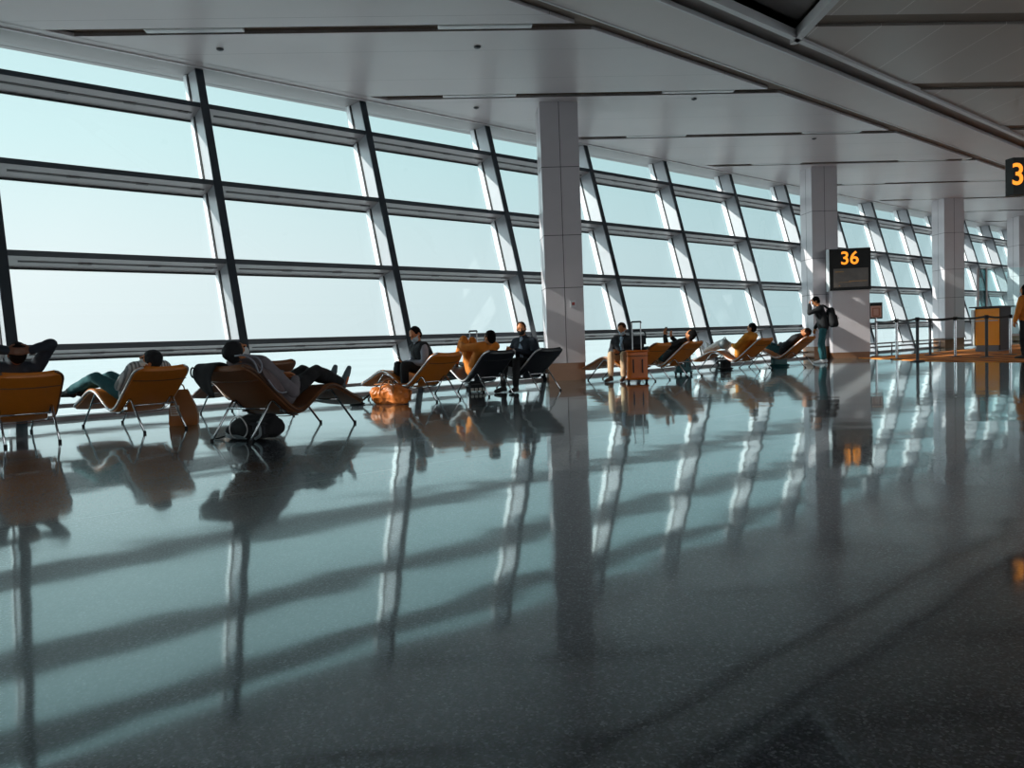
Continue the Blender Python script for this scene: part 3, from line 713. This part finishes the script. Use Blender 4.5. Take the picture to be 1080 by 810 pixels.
make_person((2.26, 15.2, 0), facing(-.50, -.85), seated(head=(-.02, .24, 1.0), f=(-.1, .86, -.5), wrL=(-.02, .40, .56), wrR=(.05, .40, .55)),
            dict(top='dkgrey', shirt='bluecloth', legs='khaki', shoes='shoe_brown', hair='hair_brown', mask='mask_blue'), 'seated man in dark blazer, blue shirt and khaki trousers looking down', vox=.0075)
on('F', recline(pel=(0, .66, .40), hipL=(-.09, .71, .41), hipR=(.09, .71, .41), knL=(-.10, .88, .905), knR=(.09, .92, .88), anL=(-.11, 1.14, .52), anR=(.10, 1.18, .52), toL=(0, .9, .25), toR=(0, .9, .25),
    che=(0, .40, .70), neck=(0, .32, .81), head=(0, .27, .905), shL=(-.175, .36, .775), shR=(.175, .36, .775), f=(-.2, .95, -.1), u=(0, .1, 1),
    elL=(-.28, .62, .77), wrL=(-.14, .87, .83), elR=(.27, .62, .76), wrR=(.12, .87, .80), hdL=(.8, .5, .1), hdR=(-.9, .3, .0)),
   dict(top='tancoat', topname='tan_coat', legs='tancoat', shoes='shoe_black', hair='hair'), 'person in tan coat and trousers lying with knees drawn up', vox=.0075)
on('I', recline(elL=(-.24, .50, .62), wrL=(-.12, .62, .84), hdL=(.1, .2, .9), pnL=(0, -1, .2), elR=(.25, .47, .60), wrR=(.08, .60, .80), hdR=(-.1, .2, .9), pnR=(0, -1, .2), head=(0, .08, .84), f=(-.15, .85, .45), u=(0, -.45, .9)),
   dict(top='black', legs='tealjean_dk', shoes='shoe_black', hair='hair'), 'reclining person in black jacket holding up a phone', vox=.008)
on('J', recline(che=(0, .42, .70), neck=(0, .36, .84), head=(0, .34, .935), shL=(-.17, .37, .765), shR=(.17, .37, .765), f=(-.15, .95, -.1), u=(0, .1, 1), elL=(-.25, .58, .54), elR=(.25, .58, .54), wrL=(-.06, .80, .58), wrR=(.06, .80, .58), pel=(0, .62, .395),
    knL=(-.12, 1.08, .64), knR=(.1, 1.08, .62)),
   dict(top='mustard', topname='mustard_top', legs='whitecloth', shoes='shoe_white', hair='hair'), 'person in mustard top and white trousers sitting up on a chair', vox=.008)
on('K', recline(head=(.0, .09, .80), f=(-.35, .75, .55)), dict(top='black', legs='tealjean_dk', shoes='shoe_black', hair='hair_brown'),
   'reclining person in black top and dark teal trousers near the second column', vox=.008)

# standing traveller, hand to the forehead; local +Y is where he faces
make_person((7.95, 19.78, 0), facing(-.95, .30), dict(pel=(0, -.02, .93), che=(0, .03, 1.25), neck=(0, .07, 1.43), head=(0, .15, 1.575), f=(.05, .85, -.45), u=(0, .45, .88),
    shL=(-.19, .04, 1.385), shR=(.19, .04, 1.385), elL=(-.27, .32, 1.28), elR=(.25, .02, 1.10), wrL=(-.06, .30, 1.50), wrR=(.22, .16, .90), hdL=(.35, -.15, .9), pnL=(.1, -1, -.1), hdR=(0, .2, -1), pnR=(-1, 0, 0),
    hipL=(-.09, -.02, .90), hipR=(.09, -.02, .90), knL=(-.11, .06, .49), knR=(.09, .0, .49), anL=(-.12, .04, .095), anR=(.11, -.06, .095), toL=(-.1, 1, 0), toR=(.12, 1, 0), front=(0, 1, 0), curl=.5),
    dict(top='black', legs='tealjean', shoes='shoe_white', hair='hair'), 'standing man in dark jacket, teal trousers and white sneakers, hand to forehead', vox=.0075)
make_person((11.98, 18.0, 0), facing(-.35, .93), dict(pel=(0, 0, .94), che=(0, .0, 1.26), neck=(0, .02, 1.44), head=(0, .05, 1.60), f=(-.2, 1, -.1), u=(0, .1, 1),
    shL=(-.18, 0, 1.39), shR=(.18, 0, 1.39), elL=(-.26, .03, 1.10), elR=(.26, .03, 1.10), wrL=(-.26, .10, .88), wrR=(.26, .10, .88), hdL=(.05, .3, -.95), hdR=(-.05, .3, -.95), pnL=(1, 0, 0), pnR=(-1, 0, 0),
    hipL=(-.09, 0, .91), hipR=(.09, 0, .91), knL=(-.10, .03, .50), knR=(.10, .01, .50), anL=(-.11, 0, .095), anR=(.10, -.04, .095), toL=(-.1, 1, 0), toR=(.1, 1, 0), front=(0, 1, 0), curl=.5),
    dict(top='tancoat', legs='black', shoes='shoe_black', hair='hair', long=True), 'standing person in orange jacket with long black hair, right picture edge', vox=.008)

# ------------------------------------------------------------------ luggage and small belongings
def mb(name, fn, m, parent, **kw):
    bm = NB(); fn(bm); return obj(name, bm, m, parent, **kw)
def phone(loc, rz, tilt, label):
    r = empty('mobile_phone', loc, rz); mtx = Matrix.Rotation(tilt, 4, 'X')
    mb('phone_body', lambda b: box(b, (-.037, -.004, -.075), (.037, .004, .075), mtx), M['phone'], r, bevel=.003)
    mb('phone_screen', lambda b: box(b, (-.033, -.0055, -.068), (.033, -.0042, .068), mtx), M['screen'], r)
    tag(r, label, 'phone')
phone((-1.67, 11.77, .61), facing(-.86, -.5), -.6, 'black phone held by the man in the padded vest')
def chair_pt(k, x, y, z):
    X, Y, rz = CH[k][:3]; c, s = math.cos(rz), math.sin(rz); return (X+c*x-s*y, Y+s*x+c*y, z)
phone(chair_pt('I', -.03, .66, .95), CH['I'][2], .1, 'black phone held up by the reclining person in the black jacket')

def suitcase(loc, rz, w, d, h, m, label, handle=.5, name='suitcase', bars=True, wheel=.05):
    r = empty(name, loc, rz)
    mb('body', lambda b: rbox(b, (-w/2, -d/2, wheel), (w/2, d/2, h), .04, 5), m, r, smooth=True)
    for x in (-w*.18, w*.18):
        mb('groove_strip', lambda b: box(b, (x-.012, -d/2-.004, wheel+h*.22), (x+.012, -d/2+.01, h*.72)), M['blackgloss'], r, bevel=.003)
    mb('front_seam', lambda b: tube(b, [(-w*.46, -d/2-.001, h*.82), (0, -d/2-.004, h*.82), (w*.46, -d/2-.001, h*.82)], .006, 6), M['rubber'], r)
    if handle:
        mb('telescopic_handle', lambda b: (tube(b, [(-w*.17, -d*.1, h-.02), (-w*.17, -d*.1, h+handle)], .011, 8), tube(b, [(w*.17, -d*.1, h-.02), (w*.17, -d*.1, h+handle)], .011, 8)), M['silver'], r, smooth=True)
        mb('grip', lambda b: tube(b, [(-w*.2, -d*.1, h+handle-.005), (-w*.17, -d*.1, h+handle+.02), (w*.17, -d*.1, h+handle+.02), (w*.2, -d*.1, h+handle-.005)], .016, 8), M['rubber'], r, smooth=True)
    mb('carry_handle', lambda b: tube(b, [(-.07, 0, h-.01), (-.06, 0, h+.03), (.06, 0, h+.03), (.07, 0, h-.01)], .011, 8), M['rubber'], r, smooth=True)
    for x in (-w*.36, w*.36):
        for y in (-d*.28, d*.28):
            wm = Matrix.Translation((x, y, .028)) @ Matrix.Rotation(PI/2, 4, 'Y')
            def wh(b):
                rings = [[wm @ Vector((math.cos(2*PI*k/14)*rr, math.sin(2*PI*k/14)*rr, zz)) for k in range(14)] for rr, zz in ((.02, -.014), (.028, -.009), (.028, .009), (.02, .014))]
                loft(b, rings); box(b, (x-.02, y-.012, .03), (x+.02, y+.012, wheel+.02))
            mb('wheel', wh, M['rubber'], r)
    return tag(r, label, 'suitcase')
suitcase((2.33, 14.36, 0), -.05, .46, .26, .60, M['tancase'], 'upright tan suitcase with raised silver handle beside the man in khaki')
suitcase((3.66, 16.5, 0), .6, .44, .25, .52, M['tealcase'], 'upright teal suitcase behind the chair of the phone holder', handle=0)
suitcase((-.68, 14.2, 0), .25, .38, .24, .60, M['silver'], 'suitcase with a raised silver handle behind the tan-coated person', handle=.44)
# black carry case with pale blocks along its foot
r = empty('carry_case', (-.60, 13.14, 0), .3)
mb('body', lambda b: rbox(b, (-.16, -.11, .03), (.16, .11, .34), .03, 6), M['black'], r, smooth=True)
mb('pale_tabs', lambda b: [box(b, (-.13+.07*i, -.122, .035), (-.085+.07*i, -.105, .085)) for i in range(4)], M['paper'], r, bevel=.004)
mb('rib', lambda b: [box(b, (-.12, -.116, .14+.05*i), (.12, -.108, .15+.05*i)) for i in range(3)], M['dark_panel'], r)
for x in (-.12, .12): mb('wheel', lambda b: lathe(b, [(.0, 0), (.02, 0), (.022, .02), (.02, .04), (0, .04)], 12, (x, 0, 0)), M['rubber'], r)
tag(r, 'small black case with a row of pale tabs under the tan-coated person\'s chair', 'case')
# bag lying on the tan suitcase
r = empty('shoulder_bag', (2.36, 14.43, .60), -.05)
mb('body', lambda b: rbox(b, (-.15, -.05, .0), (.17, .06, .27), .05, 3), M['black'], r, smooth=True)
mb('flap', lambda b: rbox(b, (-.14, -.066, .10), (.16, -.045, .26), .01, 4), M['dkgrey'], r, smooth=True)
mb('strap', lambda b: tube(b, catmull([(-.13, 0, .24), (-.10, .0, .34), (.02, .0, .36), (.13, 0, .33), (.16, 0, .22)], 4), .012, 8), M['black'], r, smooth='all')
tag(r, 'black shoulder bag standing on the tan suitcase', 'bag')
# teal holdall under the last chair
r = empty('holdall', (6.47, 18.75, 0), .2)
mb('body', lambda b: rbox(b, (-.27, -.16, 0), (.27, .16, .33), .07, 3), M['tealcase'], r, smooth=True)
mb('zip_strip', lambda b: tube(b, [(-.25, 0, .328), (.25, 0, .328)], .008, 6), M['rubber'], r)
for y in (-.1, .1): mb('carry_strap', lambda b: tube(b, catmull([(-.12, y, .29), (-.08, y, .37), (.08, y, .37), (.12, y, .29)], 4), .01, 8), M['rubber'], r, smooth='all')
tag(r, 'teal holdall on the floor under the chair nearest the standing man', 'bag')
r = empty('duffel_bag', (5.0, 18.1, 0), .5)
mb('body', lambda b: rbox(b, (-.2, -.13, 0), (.2, .13, .24), .06, 3), M['black'], r, smooth=True)
mb('carry_strap', lambda b: tube(b, catmull([(-.1, 0, .22), (-.06, 0, .31), (.06, 0, .31), (.1, 0, .22)], 4), .01, 8), M['rubber'], r, smooth='all')
tag(r, 'black bag on the floor below the mustard-topped person\'s legs', 'bag')
# grey round bag on the lap of the person in mustard
x, y, z = chair_pt('J', .02, .86, .60)
r = empty('round_bag', (x, y, z-.05), CH['J'][2])
blob('body', [('e', Vector((-.2, .08, .06)), (.15, .10, .12), (Vector((1, 0, 0)), Vector((0, 1, 0)), Vector((0, 0, 1))))], M['greyshine'], r, .012, 3, .006)
mb('strap', lambda b: tube(b, catmull([(-.30, .08, .12), (-.2, .06, .21), (-.10, .08, .12)], 5), .009, 8), M['rubber'], r, smooth='all')
tag(r, 'grey rounded bag on the lap of the person in mustard', 'bag')

# orange leather duffel
r = empty('duffel_bag', (-1.76, 11.22, 0), -.43)
blob('body', [('c', (-.20, 0, .135), .125, (.20, 0, .13), .13), ('c', (-.24, .03, .09), .09, (.24, -.02, .09), .09), ('c', (-.1, 0, .2), .09, (.14, 0, .19), .09)], M['duffel'], r, .010, 3, .03, 8., 6, floor=0.0)
mb('zip_strip', lambda b: tube(b, [(-.28, 0, .285), (-.1, 0, .297), (.1, 0, .293), (.28, 0, .285)], .009, 6), M['brownbag'], r, smooth='all')
for y in (-.085, .085): mb('carry_handle', lambda b: tube(b, catmull([(-.11, y*1.5, .14), (-.10, y*1.2, .26), (-.05, y*.7, .345), (.05, y*.7, .35), (.11, y*1.2, .26), (.12, y*1.5, .14)], 5), .011, 8), M['brownbag'], r, smooth='all')
mb('end_tab', lambda b: tube(b, [(-.32, 0, .2), (-.33, 0, .12), (-.32, 0, .05)], .014, 8), M['brownbag'], r, smooth='all')
mb('end_tab', lambda b: tube(b, [(.32, 0, .2), (.33, 0, .12), (.32, 0, .05)], .014, 8), M['brownbag'], r, smooth='all')
tag(r, 'orange leather duffel bag on the floor by the man in the vest', 'bag')
# flat black pouch with a strap running to the duffel
r = empty('pouch', (-2.28, 11.35, 0), -.3)
mb('body', lambda b: rbox(b, (-.12, -.08, 0), (.12, .08, .085), .03, 3), M['black'], r, smooth=True)
mb('strap', lambda b: tube(b, catmull([(.08, 0, .06), (.17, .02, .12), (.24, .05, .2), (.3, .09, .26)], 5), .013, 8), M['black'], r, smooth='all')
tag(r, 'small black pouch with a strap left of the orange duffel', 'bag')

# brown bag beside the second chair
r = empty('tote_bag', (-3.90, 9.16, 0), .30)
def tote(b):
    rings = []
    for z, wl, wr, d in ((0, .15, .15, .09), (.03, .155, .16, .1), (.12, .15, .165, .1), (.22, .14, .14, .085), (.32, .12, .10, .06), (.40, .10, .07, .03), (.42, .09, .06, .02)):
        rings.append([(-wl, -d, z), (0, -d*1.12, z), (wr, -d, z), (wr*1.06, 0, z), (wr, d, z), (0, d*1.12, z), (-wl, d, z), (-wl*1.06, 0, z)])
    loft(b, rings)
mb('body', tote, M['brownbag'], r, smooth=True)
mb('label', lambda b: box(b, (-.13, -.118, .12), (-.03, -.106, .24)), M['paper'], r)
mb('label_print', lambda b: [box(b, (-.12, -.1195, .135+.02*i), (-.05-.015*(i % 2), -.1175, .145+.02*i)) for i in range(5)], M['brownbag'], r)
mb('carry_handle', lambda b: tube(b, catmull([(-.05, 0, .41), (-.03, 0, .47), (.01, 0, .47), (.03, 0, .41)], 5), .008, 8), M['brownbag'], r, smooth='all')
tag(r, 'brown bag with a pale printed label standing beside the cap wearer\'s chair', 'bag')

# black backpack under the nearest chair, with a looped cable
X, Y, rz = CH['C'][:3]
r = empty('backpack', chair_pt('C', .03, .30, 0), rz)
blob('body', [('c', (-.20, .0, .10), .095, (.20, .02, .11), .10), ('c', (-.12, .05, .14), .085, (.14, .05, .15), .09), ('c', (-.24, -.04, .075), .07, (.0, -.07, .08), .075), ('c', (.1, -.06, .08), .07, (.24, .02, .1), .08)], M['black'], r, .012, 3, .014, 8., 1, floor=.0)
mb('front_pocket', lambda b: rbox(b, (.04, -.16, .03), (.24, -.07, .17), .03, 3), M['dkgrey'], r, smooth=True)
mb('carry_strap', lambda b: tube(b, catmull([(.12, -.10, .17), (.18, -.15, .14), (.2, -.17, .06), (.14, -.17, .02)], 6), .013, 8), M['greyshine'], r, smooth='all')
mb('cable_loop', lambda b: tube(b, [(-.06+.105*math.cos(2*PI*k/36), -.165-.012*math.sin(2*PI*k/18), .125+.105*math.sin(2*PI*k/36)) for k in range(37)], .006, 8, False), M['piping'], r, smooth='all')
mb('compression_strap', lambda b: [tube(b, catmull([(-.3, -.08, .025+.02*i), (-.18, -.165, .03+.012*i), (-.05, -.17, .022+.012*i), (.03, -.165, .02)], 5), .006, 6) for i in range(3)], M['greyshine'], r, smooth='all')
mb('strap_end', lambda b: tube(b, [(-.30, -.08, .03), (-.36, -.12, .012), (-.40, -.12, .012)], .008, 8), M['black'], r, smooth='all')
tag(r, 'black backpack with a looped grey cable under the nearest brown chair', 'backpack')

# jackets draped on the nearest chair
def drape(name, pts, nrm, m, parent, thick=.03, wave=.012, extra=None):
    """cloth hanging over an edge: pts is a grid of rows of points"""
    bm = NB(); rows = len(pts); cols = len(pts[0]); F = []; Bk = []
    for i in range(rows):
        fr, bk = [], []
        for j in range(cols):
            p = Vector(pts[i][j]); w = wave*math.sin(j*2.1+i*.8)+wave*.6*math.sin(i*1.7-j)
            fr.append(bm.verts.new(p+Vector(nrm)*(thick*.5+w))); bk.append(bm.verts.new(p-Vector(nrm)*(thick*.5-w)))
        F.append(fr); Bk.append(bk)
    for i in range(rows-1):
        for j in range(cols-1):
            bm.faces.new((F[i][j], F[i][j+1], F[i+1][j+1], F[i+1][j])); bm.faces.new((Bk[i][j], Bk[i+1][j], Bk[i+1][j+1], Bk[i][j+1]))
    for i in range(rows-1):
        bm.faces.new((F[i][0], F[i+1][0], Bk[i+1][0], Bk[i][0])); bm.faces.new((F[i][-1], Bk[i][-1], Bk[i+1][-1], F[i+1][-1]))
    for j in range(cols-1):
        bm.faces.new((F[0][j], Bk[0][j], Bk[0][j+1], F[0][j+1])); bm.faces.new((F[-1][j], F[-1][j+1], Bk[-1][j+1], Bk[-1][j]))
    o = obj(name, bm, m, parent, smooth='all'); md = o.modifiers.new('sub', 'SUBSURF'); md.levels = 1; md.render_levels = 2
    return o
def lerp(a, b, t): return tuple(a[i]+(b[i]-a[i])*t for i in range(3))
r = empty('draped_jacket', (X, Y, 0), rz)
rowsA = []
for a, b in (((-.30, .12, .665), (-.03, .09, .695)), ((-.325, .0, .755), (-.02, -.03, .765)), ((-.345, -.06, .70), (-.06, -.085, .715)), ((-.35, -.08, .62), (-.10, -.095, .63)), ((-.285, -.08, .545), (-.10, -.095, .545)), ((-.21, -.08, .475), (-.085, -.09, .47)), ((-.15, -.08, .43), (-.075, -.085, .425))):
    rowsA.append([lerp(a, b, t/5) for t in range(6)])
drape('jacket_cloth', rowsA, (0, -.8, .4), M['black'], r, .03, .008)
mb('sleeve_cuff', lambda b: tube(b, [(-.305+.028*math.cos(2*PI*k/18), -.105, .66+.045*math.sin(2*PI*k/18)) for k in range(19)], .008, 8, False), M['dkgrey'], r, smooth='all')
tag(r, 'black jacket draped over the left corner of the nearest chair\'s headrest', 'jacket')
r = empty('draped_jacket', (X, Y, 0), rz)
rowsB = []
for (a, b) in (((.12, .0, .765), (.20, .17, .70)), ((.26, -.03, .78), (.30, .19, .66)), ((.335, .0, .74), (.345, .25, .58)), ((.35, .05, .66), (.36, .32, .50)), ((.345, .12, .57), (.35, .37, .44)), ((.34, .20, .49), (.345, .34, .43))):
    rowsB.append([lerp(a, b, t/6) for t in range(7)])
drape('jacket_cloth', rowsB, (.8, -.3, .3), M['taupe'], r, .035, .010)
mb('hood_edge', lambda b: tube(b, catmull([(.14, -.04, .80), (.26, -.05, .80), (.34, -.02, .74), (.37, .0, .64), (.365, .05, .70), (.33, .03, .78), (.22, -.01, .81)], 5), .008, 8), M['greysleeve'], r, smooth='all')
mb('hem_edge', lambda b: tube(b, catmull([(.37, .12, .57), (.375, .2, .48), (.375, .28, .44), (.37, .36, .44)], 5), .007, 8), M['greysleeve'], r, smooth='all')
tag(r, 'taupe hooded jacket hanging from the right side of the nearest chair', 'jacket')

# backpack worn by the standing man
r = empty('backpack', (7.95, 19.78, 0), facing(-.95, .30))
blob('body', [('c', (-.09, -.24, 1.0), .10, (-.08, -.20, 1.32), .095), ('c', (.09, -.24, 1.0), .10, (.08, -.20, 1.32), .095), ('c', (-.06, -.31, .98), .075, (-.05, -.29, 1.16), .07), ('c', (.06, -.31, .98), .075, (.05, -.29, 1.16), .07)], M['blackgloss'] if False else M['black'], r, .014, 3, .006)
for s in (-1, 1): mb('shoulder_strap', lambda b: tube(b, catmull([(s*.12, -.15, 1.38), (s*.12, .0, 1.47), (s*.13, .14, 1.36), (s*.15, .14, 1.2), (s*.16, -.02, 1.06), (s*.12, -.16, 1.02)], 5), .018, 8), M['rubber'], r, smooth='all')
mb('pocket_zip', lambda b: tube(b, catmull([(-.1, -.375, 1.12), (0, -.385, 1.15), (.1, -.375, 1.12)], 5), .006, 6), M['greyshine'], r, smooth='all')
tag(r, 'black backpack worn by the standing man', 'backpack')

# ------------------------------------------------------------------ gate signs
def text(name, s, size, m, parent, loc, rot, ext=.012):
    c = bpy.data.curves.new(name, 'FONT'); c.body = s; c.size = size; c.extrude = ext; c.align_x = 'CENTER'; c.align_y = 'CENTER'; c.offset = size*.012
    o = bpy.data.objects.new(name, c); COL.objects.link(o)
    me = bpy.data.meshes.new_from_object(o.evaluated_get(bpy.context.evaluated_depsgraph_get()))
    bpy.data.objects.remove(o); me.materials.clear(); me.materials.append(m); me.name = name
    o = link(bpy.data.objects.new(name, me), parent); o.location = loc; o.rotation_euler = rot
    return o
r = empty('gate_totem', (9.44, 22.75, 0), -.12)
mb('body', lambda b: box(b, (0, 0, .17), (1.05, .34, 2.9)), M['column'], r, bevel=.012)
mb('kick_plate', lambda b: box(b, (.01, .01, 0), (1.04, .33, .17)), M['kick'], r)
mb('sign_box', lambda b: box(b, (-.10, -.10, 1.96), (1.06, .20, 3.18)), M['white_panel'], r, bevel=.01)
sg = mb('sign_face', lambda b: box(b, (-.085, -.118, 1.97), (1.055, -.098, 3.17)), M['blackgloss'], r)
text('digits', '36', .52, M['amber'], sg, (.47, -.122, 2.88), (PI/2, 0, 0), .004)
sc_ = mb('screen', lambda b: box(b, (.02, -.124, 2.06), (.98, -.116, 2.60)), M['screen'], sg)
mb('screen_line', lambda b: (box(b, (.44, -.127, 2.22), (.95, -.123, 2.235)), box(b, (.16, -.127, 2.20), (.5, -.123, 2.208)), box(b, (.06, -.127, 2.50), (.30, -.123, 2.52)), box(b, (.16, -.127, 2.10), (.2, -.123, 2.12))), M['screen_line'], sc_)
tag(r, 'grey gate totem with a black sign reading 36 beside the second column', 'gate sign')
r = empty('hanging_sign', (7.78, 12.0, 2.80), .12)
mb('sign_box', lambda b: box(b, (0, .0, 0), (1.5, .16, .56)), M['blackgloss'], r, bevel=.006)
text('digits', '36', .46, M['amber'], r, (.19, -.004, .29), (PI/2, 0, 0), .003)
for x in (.5, 1.2): mb('hanger_rod', lambda b: tube(b, [(x, .08, .55), (x, .08, ZC-2.80+.03)], .012, 8), M['steel'], r)
tag(r, 'black hanging gate sign with amber digits, cut by the right picture edge', 'gate sign')

# ------------------------------------------------------------------ queue barriers, notice stand, counter, glass partition, guard rail
def stanchion(x, y, label, to=None, dark=False):
    r = empty('stanchion', (x, y, 0))
    mb('base', lambda b: lathe(b, [(0, 0), (.16, 0), (.165, .012), (.13, .026), (.03, .036), (0, .036)], 28), M['dark_panel'], r, smooth=True)
    mb('post', lambda b: lathe(b, [(.0, .03), (.036, .03), (.036, 1.0), (.0, 1.0)], 18), M['chrome'] if not dark else M['dark_panel'], r, smooth=True)
    mb('head', lambda b: lathe(b, [(0, .97), (.046, .97), (.05, .99), (.05, 1.05), (.042, 1.065), (0, 1.065)], 18), M['rubber'], r, smooth=True)
    if to:
        dx, dy = to[0]-x, to[1]-y; d = math.hypot(dx, dy); ux, uy = dx/d, dy/d
        def belt(b):
            rings = []
            for k in range(9):
                t = k/8; px, py = ux*(.05+t*(d-.1)), uy*(.05+t*(d-.1)); sag = -.03*math.sin(PI*t)
                rings.append([(px-uy*.003, py+ux*.003, 1.0+sag), (px+uy*.003, py-ux*.003, 1.0+sag), (px+uy*.003, py-ux*.003, 1.052+sag), (px-uy*.003, py+ux*.003, 1.052+sag)])
            loft(b, rings)
        mb('belt', belt, M['rubber'], r)
    return tag(r, label, 'barrier post', 'queue barrier posts by the gate')
p2, p3, p4, p5, p6, p7 = (10.16, 20.42), (9.75, 18.6), (12.01, 22.22), (11.77, 20.54), (11.9, 19.4), (13.16, 20.43)
stanchion(*p2, 'silver barrier post next to the notice stand', (10.87, 23.08))
stanchion(*p3, 'dark barrier post at the front edge of the orange carpet', p2, True)
stanchion(*p4, 'dark barrier post standing farthest back, near the third column', p5, True)
stanchion(*p5, 'silver barrier post in front of the third column', p3)
stanchion(*p6, 'dark barrier post in front of the orange counter front', p5, True)
stanchion(*p7, 'silver barrier post beside the person in the orange jacket', p6)
r = empty('notice_stand', (10.87, 23.08, 0), -.15)
mb('base', lambda b: lathe(b, [(0, 0), (.15, 0), (.155, .012), (.12, .024), (0, .03)], 28), M['dark_panel'], r, smooth=True)
mb('post', lambda b: lathe(b, [(0, .02), (.035, .02), (.035, 1.14), (0, 1.14)], 18), M['chrome'], r, smooth=True)
mb('frame', lambda b: box(b, (-.18, -.02, 1.12), (.18, .02, 1.60)), M['blackgloss'], r, bevel=.005)
pg = mb('page', lambda b: box(b, (-.15, -.024, 1.16), (.15, -.019, 1.50)), M['paper_pink'], r)
mb('page_square', lambda b: (box(b, (-.10, -.027, 1.19), (.10, -.0235, 1.215)), box(b, (-.10, -.027, 1.42), (.10, -.0235, 1.445)), box(b, (-.10, -.027, 1.215), (-.075, -.0235, 1.42)), box(b, (.075, -.027, 1.215), (.10, -.0235, 1.42))), M['paper_tan'], pg)
tag(r, 'black framed notice on a silver post beside the gate totem', 'notice stand')

# gate counter: orange front towards the queue, charcoal side
r = empty('gate_counter', (14.42, 23.45, 0), TH)
# local x runs along the facade, -x face looks back towards the camera
mb('plinth', lambda b: box(b, (.02, -.28, 0), (1.0, .34, .2)), M['grey_panel'], r)
mb('front_panel', lambda b: box(b, (.0, -.30, .2), (.05, .34, 1.30)), M['orange_panel'], r, bevel=.006)
mb('front_shelf', lambda b: box(b, (-.10, -.28, .93), (.02, .42, .955)), M['silver'], r)
mb('carcass', lambda b: box(b, (.05, -.32, .05), (1.0, .36, 1.34)), M['dark_panel'], r, bevel=.008)
mb('end_wing', lambda b: prism(b, [(-.04, .36), (.3, .36), (.3, .46), (.02, .46)], .2, 1.28), M['white_panel'], r)
mb('counter_top', lambda b: box(b, (-.06, -.4, 1.34), (1.05, .5, 1.375)), M['dark_panel'], r, bevel=.006)
tag(r, 'gate counter with an orange front and charcoal side on the orange carpet', 'counter')

r = struct(empty('wall_glass', (17.2, 28.6, 0), v34))
mb('frame_post', lambda b: [box(b, (x, -.03, 0), (x+.06, .03, 2.9)) for x in (0, .32, 2.2, 4.4, 6.6)], M['steel'], r)
mb('dark_pane', lambda b: box(b, (.06, -.008, .02), (.32, .008, 2.88)), M['glass_dark'], r)
for x in (.38, 2.26, 4.46): mb('pane', lambda b: box(b, (x, -.008, .1), (x+(1.82 if x < 1 else 2.14), .008, 2.88)), M['glass_teal'], r)
mb('mid_rail', lambda b: box(b, (.38, -.02, 1.42), (6.6, .02, 1.50)), M['glass_teal'], r)
mb('bench_rail', lambda b: (box(b, (.38, -.2, .38), (6.6, .05, .44)), box(b, (.5, -.1, 0), (.56, -.04, .38)), box(b, (3.4, -.1, 0), (3.46, -.04, .38))), M['steel'], r)

r = empty('guard_rail', AP(22.6, 11.35))
d = T*10.2
mb('rail', lambda b: tube(b, [(0, 0, .34), tuple(d+Vector((0, 0, .34)))], .025, 10), M['steel'], r, smooth='all')
for k in range(6):
    q = d*(k/5); mb('post', lambda b: tube(b, [(q.x, q.y, 0), (q.x, q.y, .34)], .022, 10), M['steel'], r, smooth='all')
tag(r, 'low grey guard rail along the windows past the gate totem', 'rail')

# ------------------------------------------------------------------ small ceiling and column fittings
for n_, (x, y, lab) in enumerate([(-4.44, 12.53, 'small dark ceiling speaker disc above the first window, upper left'), (-.36, 12.84, 'small dark ceiling disc right behind the first long slot, upper middle'),
                  (-.52, 16.1, 'small ceiling disc just behind the second slot, left one'), (3.94, 16.06, 'small ceiling disc just behind the second slot, right one'), (7.82, 19.7, 'small ceiling disc behind the third slot near the bulkhead')]):
    r = empty('smoke_detector', (x, y+.08, ZC))
    mb('ring', lambda b: lathe(b, [(0, -.004), (.055, -.004), (.058, -.012), (.045, -.024), (.0, -.026)], 20), M['dark_panel'], r, smooth=True)
    mb('sensor', lambda b: lathe(b, [(0, -.024), (.025, -.024), (.02, -.036), (0, -.038)], 16), M['grey_panel'], r, smooth=True)
    tag(r, lab, 'smoke detector', 'discs in the main ceiling')
r = empty('downlight', (13.44, 22.8, ZC))
mb('bezel', lambda b: lathe(b, [(.10, 0), (.13, -.004), (.135, -.014), (.10, -.02)], 24), M['fixture'], r, smooth=True)
mb('lens', lambda b: lathe(b, [(0, -.004), (.105, -.004), (.105, -.012), (0, -.012)], 24), M['dark_panel'], r)
tag(r, 'round recessed downlight in the long bulkhead above the hanging sign', 'ceiling light')
r = empty('security_camera', (17.6, 30.3, ZC), 2.5)
mb('bracket', lambda b: tube(b, [(0, 0, 0), (0, 0, -.16)], .03, 10), M['dark_panel'], r, smooth='all')
mb('housing', lambda b: box(b, (-.08, -.26, -.30), (.08, .22, -.15), Matrix.Rotation(.25, 4, 'X')), M['blackgloss'], r, bevel=.02)
mb('camera_lens', lambda b: tube(b, [(0, -.24, -.27), (0, -.30, -.29)], .045, 12), M['dark_panel'], r, smooth='all')
tag(r, 'black security camera under the ceiling above the third column', 'camera')
c = COLS[0].location
r = empty('call_point', (c.x+.55*math.cos(v34), c.y+.55*math.sin(v34), 1.50), v34)
mb('box', lambda b: box(b, (-.05, -.05, 0), (.06, -.001, .14)), M['white_panel'], r, bevel=.006)
mb('button', lambda b: box(b, (-.025, -.056, .04), (.035, -.049, .10)), M['red'], r, bevel=.004)
tag(r, 'small white call point box on the first column', 'call point')
